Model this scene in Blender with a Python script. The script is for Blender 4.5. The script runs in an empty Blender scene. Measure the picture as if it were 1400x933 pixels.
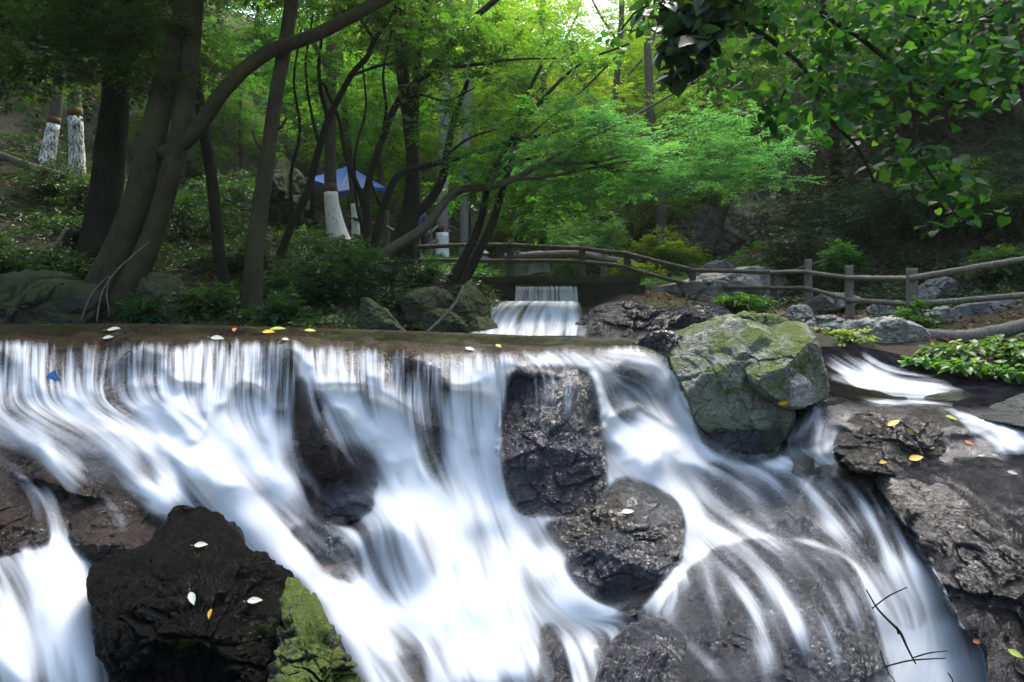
import bpy, bmesh, math, random
import numpy as np
from mathutils import Vector, Matrix
from mathutils.bvhtree import BVHTree

random.seed(7)
SC = bpy.context.scene
COL = SC.collection
PI = math.pi

# ------------------------------------------------------------------ camera
F = 933.0            # focal length in photo pixels (24 mm on a 36 mm frame, photo 1400 wide)
ZC = 0.26            # eye height above the weir
HV = 420.0           # row of the horizon in the photo
def W(u, v, Y):
    """the world point that stands at depth Y (metres) on the sight line through pixel (u, v)"""
    u = np.asarray(u, float); v = np.asarray(v, float); Y = np.asarray(Y, float)
    u, v, Y = np.broadcast_arrays(u, v, Y)
    return np.stack([(u - 700.0) / F * Y, Y, ZC + (HV - v) / F * Y], -1)
cam_d = bpy.data.cameras.new('camera'); cam_d.lens = 24; cam_d.sensor_width = 36
cam_d.shift_y = -(466.5 - HV) / 1400.0; cam_d.clip_start = 0.05; cam_d.clip_end = 600
cam = bpy.data.objects.new('camera', cam_d); COL.objects.link(cam)
cam.location = (0, 0, ZC); cam.rotation_euler = (PI / 2, 0, 0); SC.camera = cam

# ------------------------------------------------------------------ object helpers
def tag(o, label=None, cat=None, group=None, kind=None):
    if label: o['label'] = label
    if cat: o['category'] = cat
    if group: o['group'] = group
    if kind: o['kind'] = kind
    return o
def empty(name, loc, label, cat, group=None):
    o = bpy.data.objects.new(name, None); COL.objects.link(o); o.location = loc
    o.empty_display_size = .1
    return tag(o, label, cat, group)
def link_mesh(name, me, mat=None, parent=None, loc=None):
    o = bpy.data.objects.new(name, me); COL.objects.link(o)
    if mat is not None and len(me.materials) == 0: me.materials.append(mat)
    if loc is not None: o.location = loc
    if parent is not None:
        o.parent = parent
        o.matrix_parent_inverse = Matrix.Translation(-Vector(parent.location))
    return o
def np_mesh(name, V, Fa, smooth=True, tint=None, attrs=None):
    """mesh from numpy arrays; Fa is (n, k) or a list of such"""
    me = bpy.data.meshes.new(name)
    V = np.ascontiguousarray(V, np.float32)
    if not isinstance(Fa, list): Fa = [Fa]
    Fa = [np.asarray(f, np.int32) for f in Fa if len(f)]
    li = np.concatenate([f.ravel() for f in Fa])
    tot = np.concatenate([np.full(len(f), f.shape[1], np.int32) for f in Fa])
    st = np.concatenate([[0], np.cumsum(tot)[:-1]]).astype(np.int32)
    me.vertices.add(len(V)); me.vertices.foreach_set('co', V.ravel())
    me.loops.add(len(li)); me.loops.foreach_set('vertex_index', li)
    me.polygons.add(len(tot)); me.polygons.foreach_set('loop_start', st)
    me.polygons.foreach_set('use_smooth', np.full(len(tot), smooth, bool))
    if tint is not None:
        a = me.attributes.new('tint', 'FLOAT', 'FACE'); a.data.foreach_set('value', np.asarray(tint, np.float32))
    for k, val in (attrs or {}).items():
        a = me.attributes.new(k, 'FLOAT', 'POINT'); a.data.foreach_set('value', np.asarray(val, np.float32))
    me.update(calc_edges=True); me.validate()
    return me
def grid_faces(nr, nc, wrap=False):
    r = np.arange(nr - 1)[:, None]; c = np.arange(nc if wrap else nc - 1)[None, :]
    c2 = (c + 1) % nc
    return np.stack([r * nc + c, r * nc + c2, (r + 1) * nc + c2, (r + 1) * nc + c], -1).reshape(-1, 4)

# ------------------------------------------------------------------ noise
_rs = np.random.RandomState(11)
_perm = np.tile(_rs.permutation(512), 3)
_grad = _rs.normal(size=(512, 3)); _grad /= np.linalg.norm(_grad, axis=1)[:, None]
def perlin(P):
    P = np.asarray(P, float); i = np.floor(P).astype(int); f = P - i
    w = f * f * f * (f * (f * 6 - 15) + 10); i &= 511
    out = 0
    for dx in (0, 1):
        for dy in (0, 1):
            for dz in (0, 1):
                h = _perm[_perm[_perm[(i[..., 0] + dx) & 511] + ((i[..., 1] + dy) & 511)] + ((i[..., 2] + dz) & 511)] & 511
                g = _grad[h]
                d = g[..., 0] * (f[..., 0] - dx) + g[..., 1] * (f[..., 1] - dy) + g[..., 2] * (f[..., 2] - dz)
                out = out + d * (w[..., 0] if dx else 1 - w[..., 0]) * (w[..., 1] if dy else 1 - w[..., 1]) * (w[..., 2] if dz else 1 - w[..., 2])
    return out * 1.6
def fbm(P, octv=4, ridged=False):
    P = np.asarray(P, float); a, s, t = 1.0, 0.0, 0.0
    for k in range(octv):
        n = perlin(P + 17.3 * k)
        s = s + a * ((1 - 2 * np.abs(n)) if ridged else n); t += a; a *= .5; P = P * 2.03
    return s / t
def worley(P):
    """distance to the nearest cell border and a random value per cell"""
    P = np.asarray(P, float); i = np.floor(P).astype(int)
    f1 = np.full(P.shape[:-1], 9.); f2 = f1.copy(); cid = np.zeros(P.shape[:-1])
    for dx in (-1, 0, 1):
        for dy in (-1, 0, 1):
            for dz in (-1, 0, 1):
                c = i + [dx, dy, dz]; k = c & 511
                h = _perm[_perm[_perm[k[..., 0]] + k[..., 1]] + k[..., 2]] & 511
                q = c + .5 + .42 * _grad[h]
                d = np.linalg.norm(P - q, axis=-1); nearer = d < f1
                f2 = np.where(nearer, f1, np.minimum(f2, d)); cid = np.where(nearer, h / 511., cid); f1 = np.where(nearer, d, f1)
    return f2 - f1, cid
def sstep(a, b, x):
    t = np.clip((x - a) / (b - a), 0, 1); return t * t * (3 - 2 * t)
class TPS:
    def __init__(s, xy, z, lam=1e-3):
        s.c = np.asarray(xy, float); n = len(s.c)
        K = s.k(s.c[:, None] - s.c[None]) + lam * np.eye(n)
        Pm = np.c_[np.ones(n), s.c]
        A = np.block([[K, Pm], [Pm.T, np.zeros((3, 3))]])
        s.w = np.linalg.lstsq(A, np.r_[np.asarray(z, float), 0, 0, 0], rcond=None)[0]
    @staticmethod
    def k(d):
        r2 = (d ** 2).sum(-1); return .5 * r2 * np.log(r2 + 1e-12)
    def __call__(s, xy):
        xy = np.asarray(xy, float); sh = xy.shape[:-1]; q = xy.reshape(-1, 2); out = np.empty(len(q))
        for a in range(0, len(q), 20000):
            b = q[a:a + 20000]
            out[a:a + 20000] = s.k(b[:, None] - s.c[None]) @ s.w[:-3] + np.c_[np.ones(len(b)), b] @ s.w[-3:]
        return out.reshape(sh)
def catmull(P, n, closed=False):
    """resample a polyline of any dimension to n points along a Catmull-Rom spline, even in arc length"""
    P = np.asarray(P, float)
    if closed: Q = np.concatenate([P[-1:], P, P[:2]])
    else: Q = np.concatenate([2 * P[:1] - P[1:2], P, 2 * P[-1:] - P[-2:-1]])
    segs = []
    t = np.linspace(0, 1, 14, endpoint=False)[:, None]
    for k in range(1, len(Q) - 2):
        a, b, c, d = Q[k - 1], Q[k], Q[k + 1], Q[k + 2]
        segs.append(.5 * (2 * b + (c - a) * t + (2 * a - 5 * b + 4 * c - d) * t ** 2 + (3 * b - a - 3 * c + d) * t ** 3))
    R = np.concatenate(segs + [Q[-2:-1]])
    L = np.r_[0, np.cumsum(np.linalg.norm(np.diff(R[:, :min(3, R.shape[1])], axis=0), axis=1))]
    s = np.linspace(0, L[-1], n, endpoint=not closed)
    return np.stack([np.interp(s, L, R[:, k]) for k in range(R.shape[1])], -1)

# ------------------------------------------------------------------ materials
class N:
    def __init__(s, name):
        s.m = bpy.data.materials.new(name); s.m.use_nodes = True
        s.t = s.m.node_tree; s.t.nodes.clear()
        s.out = s.t.nodes.new('ShaderNodeOutputMaterial')
    def n(s, typ, ins=None, **kw):
        o = s.t.nodes.new(typ)
        for k, v in kw.items(): setattr(o, k, v)
        for k, v in (ins or {}).items(): s.set(o, k, v)
        return o
    def set(s, o, k, v):
        i = o.inputs[k]
        if isinstance(v, bpy.types.NodeSocket): s.t.links.new(v, i)
        elif isinstance(v, bpy.types.Node): s.t.links.new(v.outputs[0], i)
        else:
            if i.type == 'RGBA' and len(v) == 3: v = (*v, 1)
            i.default_value = v
    def ramp(s, fac, stops, mode='LINEAR'):
        r = s.n('ShaderNodeValToRGB', {0: fac}); cr = r.color_ramp; cr.interpolation = mode
        while len(cr.elements) < len(stops): cr.elements.new(.5)
        for e, (p, c) in zip(cr.elements, stops):
            e.position = p; e.color = (*c, 1) if not isinstance(c, (int, float)) else (c, c, c, 1)
        return r.outputs[0]
    def noise(s, vec, scale, detail=5, rough=.55, dist=0):
        return s.n('ShaderNodeTexNoise', {'Vector': vec, 'Scale': scale, 'Detail': detail, 'Roughness': rough, 'Distortion': dist}).outputs[0]
    def mix(s, fac, a, b, typ='MIX'):
        o = s.n('ShaderNodeMix', data_type='RGBA', blend_type=typ)
        s.set(o, 0, fac); s.set(o, 6, a); s.set(o, 7, b); return o.outputs[2]
    def math(s, op, a, b=0.0, c=None):
        o = s.n('ShaderNodeMath', operation=op); s.set(o, 0, a); s.set(o, 1, b)
        if c is not None: s.set(o, 2, c)
        return o.outputs[0]
    def bump(s, h, strength, dist, nrm=None):
        o = s.n('ShaderNodeBump', {'Height': h, 'Strength': strength, 'Distance': dist})
        if nrm is not None: s.set(o, 'Normal', nrm)
        return o.outputs[0]
    def done(s, shader):
        s.t.links.new(shader.outputs[0] if isinstance(shader, bpy.types.Node) else shader, s.out.inputs[0]); return s.m

def rock_mat(name, dark, light, accent, rough=(.25, .5), bump=.6, scale=1.0, moss=0.0, moss_col=(.045, .085, .012), crack=.5, strata=0.0, fine=1.0, moss_up=.55, lichen=0.0, wetz=None, spec=.4, wet=0.0):
    m = N(name)
    co = m.n('ShaderNodeTexCoord').outputs['Object']
    big = m.noise(co, 2.2 * scale, 6, .6, .4)
    mid = m.noise(co, 9 * scale, 8, .65, .6)
    fin = m.noise(co, 60 * scale, 6, .7)
    col = m.mix(m.ramp(big, [(.35, 0.0), (.68, 1.0)]), dark, light)
    col = m.mix(m.ramp(m.noise(co, 4.1 * scale, 6, .6, 1.2), [(.5, 0.0), (.66, .75)]), col, accent)
    col = m.mix(m.ramp(fin, [(.3, .75), (.7, 0.0)]), col, tuple(c * .35 for c in dark))
    vor = m.n('ShaderNodeTexVoronoi', {'Vector': m.n('ShaderNodeVectorMath', {0: co, 1: m.n('ShaderNodeTexNoise', {'Vector': co, 'Scale': 3.0 * scale, 'Detail': 4.0}).outputs['Color']}, operation='ADD').outputs[0], 'Scale': 3.0 * scale}, feature='DISTANCE_TO_EDGE').outputs['Distance']
    crk = m.ramp(vor, [(0.0, 0.0), (.035, 1.0)])
    if crack > 0: col = m.mix(m.math('MULTIPLY', m.math('SUBTRACT', 1.0, crk), crack), col, tuple(c * .3 for c in dark))
    if lichen > 0:
        lv = m.ramp(m.noise(co, 16 * scale, 8, .75), [(.56, 0.0), (.63, lichen)])
        col = m.mix(lv, col, (.3, .32, .27))
    h = m.math('ADD', m.math('MULTIPLY', mid, .8), m.math('MULTIPLY', fin, .22 * fine))
    h = m.math('ADD', h, m.math('MULTIPLY', crk, .35 * crack))
    ridg = m.math('ABSOLUTE', m.math('SUBTRACT', m.noise(co, 22 * scale, 5, .6, 1.0), .5))
    h = m.math('SUBTRACT', h, m.math('MULTIPLY', ridg, 1.1))
    if strata > 0:
        wv = m.n('ShaderNodeTexWave', {'Vector': co, 'Scale': 5.0 * scale, 'Distortion': 9.0, 'Detail': 5.0, 'Detail Scale': 1.5, 'Detail Roughness': .65}, bands_direction='DIAGONAL').outputs['Fac']
        h = m.math('ADD', h, m.math('MULTIPLY', wv, strata))
    if wetz is not None:
        wl = m.ramp(m.math('ADD', m.math('SUBTRACT', m.n('ShaderNodeSeparateXYZ', {0: co}).outputs[2], wetz), m.math('ADD', .5, m.math('MULTIPLY', m.math('SUBTRACT', big, .5), .7))), [(.42, 1.0), (.52, 0.0)])
        col = m.mix(wl, col, m.mix(m.ramp(mid, [(.35, 0.0), (.65, 1.0)]), (.008, .008, .009), (.04, .042, .04)))
    rgh = m.n('ShaderNodeMapRange', {'Value': mid, 'From Min': .35, 'From Max': .65, 'To Min': rough[0], 'To Max': rough[1]}).outputs[0]
    if moss > 0:
        nz = m.n('ShaderNodeSeparateXYZ', {0: m.n('ShaderNodeNewGeometry').outputs['Normal']}).outputs[2]
        mf = m.math('ADD', m.math('MULTIPLY', nz, moss_up), m.math('MULTIPLY', m.noise(co, 3.2 * scale, 7, .65), 1.5))
        mf = m.ramp(mf, [(max(0.0, 1.12 - moss * .6), 0.0), (max(.05, 1.3 - moss * .6), 1.0)])
        mn = m.noise(co, 70, 6, .75)
        mc = m.mix(m.ramp(mn, [(.35, 0.0), (.65, 1.0)]), tuple(c * .35 for c in moss_col), moss_col)
        mc = m.mix(m.ramp(m.noise(co, 8, 4), [(.4, 0.0), (.65, .7)]), mc, tuple(c * .5 for c in moss_col))
        col = m.mix(mf, col, mc)
        rgh = m.n('ShaderNodeMix', {0: mf, 2: rgh, 3: .92}).outputs[0]
        h = m.math('ADD', h, m.math('MULTIPLY', m.math('MULTIPLY', mn, mf), .9))
    nb = m.bump(h, bump, .06)
    b = m.n('ShaderNodeBsdfPrincipled', {'Base Color': col, 'Roughness': rgh, 'Normal': nb, 'Specular IOR Level': spec})
    if wet > 0:
        h2 = m.math('ADD', m.math('MULTIPLY', m.noise(co, 30 * scale, 4, .6, .8), 1.0), m.math('MULTIPLY', mid, .5))
        m.set(b, 'Coat Weight', m.math('MULTIPLY', m.ramp(m.noise(co, 3.0 * scale, 5, .6), [(.32, .25), (.6, 1.0)]), wet)); m.set(b, 'Coat Roughness', .12); m.set(b, 'Coat IOR', 1.75); m.set(b, 'Coat Normal', m.bump(h2, 1.0, .07))
    return m.done(b)

def leaf_mat(name, c0, c1, c2, trans=.45, rough=.42, gloss=.35):
    m = N(name)
    ti = m.n('ShaderNodeAttribute', attribute_name='tint').outputs['Fac']
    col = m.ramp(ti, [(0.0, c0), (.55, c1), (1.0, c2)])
    rnd = m.n('ShaderNodeObjectInfo').outputs['Random']
    col = m.n('ShaderNodeHueSaturation', {'Color': col, 'Hue': m.math('ADD', m.math('MULTIPLY', rnd, .03), .488), 'Value': m.math('ADD', m.math('MULTIPLY', rnd, .35), .82)}).outputs[0]
    tc = m.mix(1.0, col, (2.2, 1.9, .75), 'MULTIPLY')
    b = m.n('ShaderNodeBsdfPrincipled', {'Base Color': col, 'Roughness': rough, 'Specular IOR Level': gloss})
    t = m.n('ShaderNodeBsdfTranslucent', {'Color': tc})
    return m.done(m.n('ShaderNodeMixShader', {0: trans, 1: b.outputs[0], 2: t.outputs[0]}))

def bark_mat(name, dark, light, moss=0.0, bump=.7, scale=1.0, mossc=(.05, .07, .012), rough=.85):
    m = N(name)
    co = m.n('ShaderNodeTexCoord').outputs['Object']
    st = m.n('ShaderNodeMapping', {'Vector': co, 'Scale': (1, 1, .22)}).outputs[0]
    n1 = m.noise(st, 30 * scale, 8, .75, 1.4); n2 = m.noise(co, 3.0, 5, .6)
    col = m.mix(m.ramp(n1, [(.33, 0.0), (.68, 1.0)]), dark, light)
    col = m.mix(m.ramp(n2, [(.45, 0.0), (.7, .6)]), col, tuple(.5 * (a + b) for a, b in zip(dark, light)))
    if moss > 0:
        col = m.mix(m.math('MULTIPLY', m.ramp(m.noise(co, 2.4, 6, .7), [(.42, 0.0), (.6, 1.0)]), moss), col, mossc)
    b = m.n('ShaderNodeBsdfPrincipled', {'Base Color': col, 'Roughness': rough, 'Specular IOR Level': .2, 'Normal': m.bump(n1, bump, .06)})
    return m.done(b)

def plain_mat(name, col, rough=.6, var=.25, scale=14.0, bump=.15, metal=0.0, col2=None):
    m = N(name)
    co = m.n('ShaderNodeTexCoord').outputs['Object']
    n1 = m.noise(co, scale, 6, .65)
    c = m.mix(m.ramp(n1, [(.3, 0.0), (.7, 1.0)]), tuple(x * (1 - var) for x in col), col2 or col)
    b = m.n('ShaderNodeBsdfPrincipled', {'Base Color': c, 'Roughness': rough, 'Metallic': metal, 'Normal': m.bump(n1, bump, .02)})
    return m.done(b)

M = {}
M['slate'] = rock_mat('wet_slate', (.006, .0065, .011), (.046, .049, .075), (.026, .023, .027), (.14, .38), 1.0, 1.1, crack=.35, spec=.2, wet=.8)
M['slate_smooth'] = rock_mat('smooth_slate', (.005, .0055, .009), (.020, .021, .033), (.012, .0115, .014), (.2, .42), .7, 1.0, crack=.2, spec=.2, wet=.7)
M['slate_bumpy'] = rock_mat('craggy_slate', (.002, .0025, .0045), (.024, .026, .040), (.008, .008, .009), (.12, .32), 1.0, 2.2, crack=.25, spec=.15, wet=.7)
M['black'] = rock_mat('black_rock', (.0005, .0005, .0005), (.0022, .002, .002), (.004, .003, .002), (.4, .7), 1.0, 1.6, crack=.4, moss=.40, moss_col=(.05, .08, .006), moss_up=-.15, spec=.05, wet=.10)
M['mossy'] = rock_mat('mossy_rock', (.003, .003, .003), (.012, .012, .010), (.01, .012, .006), (.4, .7), 1.0, 1.3, crack=.4, moss=.50, moss_col=(.13, .20, .008), moss_up=.3)
M['brown'] = rock_mat('brown_rock', (.009, .005, .0035), (.048, .022, .012), (.03, .016, .008), (.22, .5), .9, 1.2, crack=.3, spec=.2, wet=.35)
M['layered'] = rock_mat('layered_rock', (.006, .0045, .004), (.050, .032, .022), (.045, .043, .050), (.16, .42), 1.0, 1.3, crack=.3, strata=.25, spec=.2, wet=.8)
M['green'] = rock_mat('green_boulder', (.11, .125, .095), (.30, .325, .26), (.13, .18, .05), (.5, .8), .9, 1.0, crack=.5, moss=.5, moss_col=(.12, .19, .02), moss_up=.25, lichen=.3, wetz=-.30)
M['pale'] = rock_mat('pale_rock', (.16, .16, .145), (.42, .41, .37), (.26, .25, .22), (.6, .85), .7, .9, crack=.5, lichen=.4)
M['bank_rock'] = rock_mat('bank_rock', (.02, .021, .016), (.075, .078, .055), (.04, .045, .022), (.6, .9), .8, 1.0, crack=.5, moss=.7, moss_col=(.06, .075, .016))
M['cliff'] = rock_mat('cliff_rock', (.05, .05, .04), (.20, .20, .165), (.10, .10, .065), (.6, .9), .9, .5, crack=.7, moss=.35, moss_col=(.05, .07, .015), moss_up=.3)
M['grey_stone'] = rock_mat('grey_stone', (.08, .085, .08), (.25, .26, .24), (.13, .14, .115), (.6, .85), .7, 1.0, crack=.4)
SKY_S, SUN_S, SUN_A, EXPO, HAZE = 0.15, 1.5, 24.0, 2.1, .0004
# ------------------------------------------------------------------ cascade bed: the stepped rock face the water runs down
bed_ctl = [
 (-200,443,5.9),(0,443,5.9),(200,443,5.9),(400,448,5.9),(560,453,5.9),(700,458,5.9),(870,467,5.9),
 (-200,470,5.0),(0,470,5.0),(200,470,5.0),(400,472,5.0),(560,480,5.0),(700,486,5.0),(800,488,5.05),(870,482,5.25),
 (-200,500,4.95),(0,500,4.95),(200,500,4.95),(400,505,4.95),(560,510,4.97),(700,520,4.97),(860,520,5.1),
 (-200,540,4.70),(0,540,4.72),(150,540,4.78),(350,545,4.85),(600,550,4.90),(760,560,4.9),(870,560,4.95),
 (-200,620,4.25),(0,620,4.30),(150,620,4.38),(350,620,4.62),(600,630,4.80),(750,640,4.76),(850,620,4.75),(920,610,4.8),
 (-200,700,3.95),(0,700,4.0),(300,700,4.25),(450,700,4.5),(560,700,4.55),(750,700,4.45),(950,690,4.45),(1100,700,4.45),
 (-200,800,3.55),(0,800,3.6),(300,800,3.8),(600,800,4.05),(900,800,3.85),(1200,810,4.0),(1050,800,3.85),
 (-200,933,3.15),(0,933,3.2),(300,933,3.25),(600,933,3.5),(900,933,3.35),(1200,933,3.6),(1400,933,4.2),(1600,933,4.2),
 (-200,1100,2.75),(300,1100,2.8),(700,1100,2.9),(1200,1100,3.0),(1600,1100,2.9),
 (930,480,5.6),(930,540,5.4),(1000,600,5.3),(1080,640,4.8),(1180,648,4.75),(1100,570,5.15),(1100,545,5.6),(1200,545,5.75),(1290,548,5.75),
 (1180,512,6.4),(1140,480,7.0),(1250,505,6.9),(1300,530,6.2),(1380,600,5.0),(1300,630,4.8),(1400,545,5.9),(1550,560,5.4),(1420,640,4.8),(1320,720,4.75),(1420,780,4.6),
 (1000,470,6.4),(1600,640,4.7)]
_b = np.array(bed_ctl); bed_tps = TPS(_b[:, :2] / 200.0, _b[:, 2], 1e-3)
def Dbed(u, v):
    u, v = np.broadcast_arrays(np.asarray(u, float), np.asarray(v, float))
    return np.clip(bed_tps(np.stack([u, v], -1) / 200.0), 2.3, 7.6)
VB = lambda u: np.interp(u, [-200, 200, 400, 560, 700, 870, 930, 1000, 1120, 1180, 1300, 1420, 1600], [443, 443, 448, 453, 458, 467, 472, 468, 474, 474, 500, 528, 540])

M['bed'] = None
def bed_material():
    m = N('cascade_rock')
    co = m.n('ShaderNodeTexCoord').outputs['Object']
    big = m.noise(co, 2.0, 6, .6, .4); mid = m.noise(co, 9, 8, .65, .6); fin = m.noise(co, 55, 6, .7)
    slate = m.mix(m.ramp(mid, [(.35, 0.0), (.68, 1.0)]), (.004, .004, .0055), (.015, .015, .020))
    brown = m.mix(m.ramp(mid, [(.35, 0.0), (.68, 1.0)]), (.010, .005, .003), (.060, .028, .015))
    olive = m.mix(m.ramp(fin, [(.35, 0.0), (.68, 1.0)]), (.018, .018, .004), (.055, .050, .012))
    x = m.n('ShaderNodeSeparateXYZ', {0: co})
    col = m.mix(m.ramp(m.math('ADD', big, m.math('MULTIPLY', x.outputs[0], -.20)), [(.42, 0.0), (.62, .85)]), slate, brown)
    zz = m.math('ADD', x.outputs[2], m.math('MULTIPLY', m.math('SUBTRACT', big, .5), .12))
    crack = m.ramp(m.n('ShaderNodeTexVoronoi', {'Vector': co, 'Scale': 3.5}, feature='DISTANCE_TO_EDGE').outputs['Distance'], [(0.0, .25), (.04, 1.0)])
    far = m.ramp(m.math('MULTIPLY', x.outputs[1], .1), [(.50, 0.0), (.56, 1.0)])
    right = m.ramp(m.math('ADD', m.math('MULTIPLY', x.outputs[0], .1), .5), [(.66, 0.0), (.74, 1.0)])
    crest = m.ramp(m.math('ADD', zz, 1.0), [(.86, 0.0), (.93, 1.0)])
    col = m.mix(m.math('MULTIPLY', crest, .9), col, m.mix(m.ramp(m.noise(co, 5, 6), [(.42, 0.0), (.6, 1.0)]), m.mix(.55, brown, (.008, .004, .002)), m.mix(.5, olive, (.01, .008, .003))))
    col = m.mix(m.ramp(m.noise(co, 7, 8, .7, .5), [(.5, 0.0), (.62, .8)]), col, (.006, .005, .004))
    h = m.math('ADD', m.math('MULTIPLY', mid, .8), m.math('MULTIPLY', fin, .2))
    b = m.n('ShaderNodeBsdfPrincipled', {'Base Color': col, 'Roughness': m.ramp(mid, [(.3, .15), (.7, .45)]), 'Specular IOR Level': m.math('MULTIPLY', m.math('SUBTRACT', .25, m.math('MULTIPLY', crest, .2)), m.math('SUBTRACT', 1.0, m.math('MULTIPLY', far, right))), 'Normal': m.bump(h, .8, .05), 'Coat Weight': m.math('MULTIPLY', m.math('SUBTRACT', .5, m.math('MULTIPLY', crest, .47)), m.math('SUBTRACT', 1.0, m.math('MULTIPLY', far, right))), 'Coat Roughness': .1, 'Coat IOR': 1.5, 'Coat Normal': m.bump(m.noise(co, 24, 4, .6, .6), .8, .05)})
    return m.done(b)
M['bed'] = bed_material()
SOLID = []          # (verts, faces) the water is draped over
NEAR = []           # boulders that stand clear in front of it
OUTLINE = {}
def add_solid(V, Fq, near=False): (NEAR if near else SOLID).append((np.asarray(V, float), np.asarray(Fq, int)))

us = np.linspace(-200, 1600, 361); ts = np.linspace(0, 1, 171)
UU, TT = np.meshgrid(us, ts)
VV = VB(UU) + TT ** 1.15 * (1100 - VB(UU))
D0 = Dbed(UU, VV)
# broken ledges: the face steps down instead of sloping evenly
_q = np.stack([UU / 150, VV / 170, 0 * UU], -1); _n = .75 * fbm(_q, 3); _s = (D0 + _n) / .36; _f = _s - np.floor(_s)
_t = .36 * (np.floor(_s) + sstep(.05, .95, _f)) - _n
D0 = D0 + .85 * (_t - D0) * sstep(500, 530, VV) * (1 - .5 * sstep(640, 800, VV)) * (1 - .8 * sstep(1080, 1130, UU) * (1 - sstep(560, 600, VV)))
P = W(UU, VV, D0)
nz = fbm(P * 2.3 + 3, 5, True) * .07 + fbm(P * 7, 4) * .022
amp = (sstep(0, .06, TT) * .9 + .1) * (1 - .85 * sstep(1090, 1140, UU) * (1 - sstep(548, 570, VV)))
for _u, _v, _r, _a in [(600,730,38,.16),(672,800,44,.16),(560,870,50,.18),(430,800,34,.12),(705,890,40,.16),(625,905,42,.15),(300,640,36,.12),(360,700,34,.12),(640,690,28,.10),(60,820,40,.16),(30,900,40,.14),(500,905,34,.12),(880,620,30,.10),(930,700,26,.08)]:
    P[..., 1] -= _a * np.exp(-.5 * ((UU - _u) ** 2 + ((VV - _v) * 1.15) ** 2) / _r ** 2)
# the crest stays fairly level, with a scalloped edge
P[..., 1] -= nz * amp
P[..., 2] += nz * amp * .35
fq = grid_faces(*UU.shape)[:, ::-1]
bed = link_mesh('rock_bed', np_mesh('rock_bed', P.reshape(-1, 3), fq), M['bed'])
tag(bed, kind='structure')
add_solid(P.reshape(-1, 3), fq)

# ------------------------------------------------------------------ boulders
def boulder(label, outline, T, mat, Y=None, seed=0, p=2.4, planes=5, rough=.05, lean=None, group=None, cat='boulder', name='boulder', solid=True, back=.8, na=210, nf=72, fine=1.0, off=.05, dry=0.0, near=False, chip=1.0):
    if dry: OUTLINE[label] = (outline, dry)
    rs = np.random.RandomState(seed + 100)
    O = catmull(outline, na, True); c = O.mean(0)
    R = np.sqrt(((O - c) ** 2).sum(1).mean())
    tf = np.linspace(0, 1, nf); tb = np.linspace(0, 1, 16)[::-1]
    r = np.concatenate([np.sin(tf * PI / 2), np.sin(tb[1:] * PI / 2)])
    front = np.r_[np.ones(nf, bool), np.zeros(len(tb) - 1, bool)]
    prof = np.maximum(0, 1 - np.minimum(r, 1) ** p) ** (1 / p)
    UVp = c + (O[None] - c) * r[:, None, None]
    q = (UVp - c) / R
    f = np.broadcast_to(prof[:, None], q.shape[:2]).copy()
    for k in range(planes):
        a = rs.uniform(0, 2 * PI); s = rs.uniform(.25, .75); h = rs.uniform(.62, .95)
        pl = h + s * (q[..., 0] * math.cos(a) + q[..., 1] * math.sin(a))
        f = np.where(front[:, None], np.minimum(f, np.maximum(pl, 0) + .02 * rs.rand()), f)
    T = T * 1.3
    f = np.where(front[:, None], f * T, -f * T * back)
    if Y is None:
        base = Dbed(UVp[..., 0], UVp[..., 1]) + off
        base0 = Dbed(O[:, 0], O[:, 1]) + off
        base = .5 * base + .5 * (base0.mean() + (UVp[..., 1] - c[1]) * np.polyfit(O[:, 1], base0, 1)[0])
    else:
        base = np.full(q.shape[:2], float(Y))
    if lean is not None: base = base + lean * (c[1] - UVp[..., 1]) / 100.0
    Vw = W(UVp[..., 0], UVp[..., 1], base - f)
    cen = Vw.reshape(-1, 3).mean(0); size = np.linalg.norm(Vw - cen, axis=-1).mean()
    d = (Vw - cen); dn = d / (np.linalg.norm(d, axis=-1, keepdims=True) + 1e-6)
    sc = 1.3 / size
    disp = fbm(Vw * sc + seed, 5, True) * rough * 1.0 + fbm(Vw * sc * 2.6 + seed + 9, 4) * rough * .7 + fbm(Vw * 16 + seed, 3, True) * .012 * fine / size
    wp = Vw * sc * 1.15 + seed * 3.1; wp = wp + .35 * np.stack([fbm(wp + 5, 2), fbm(wp + 15, 2), fbm(wp + 25, 2)], -1)
    e1, c1 = worley(wp); e2, c2 = worley(wp * 2.4 + 7)
    disp = disp + chip * rough * ((c1 - .5) * 1.5 * sstep(0, .18, e1) + (c2 - .5) * .7 * sstep(0, .2, e2) - .9 * np.exp(-(e1 / .05) ** 2) - .45 * np.exp(-(e2 / .06) ** 2))
    Vw = Vw + dn * (disp * size)[..., None]
    nr, nc = q.shape[:2]
    V = Vw.reshape(-1, 3); Fq = grid_faces(nr, nc, True)[:, ::-1]
    if solid: add_solid(V, Fq, near)
    o = link_mesh(name, np_mesh(name, V - cen, Fq), mat, loc=cen)
    return tag(o, label, cat, group)

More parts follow.
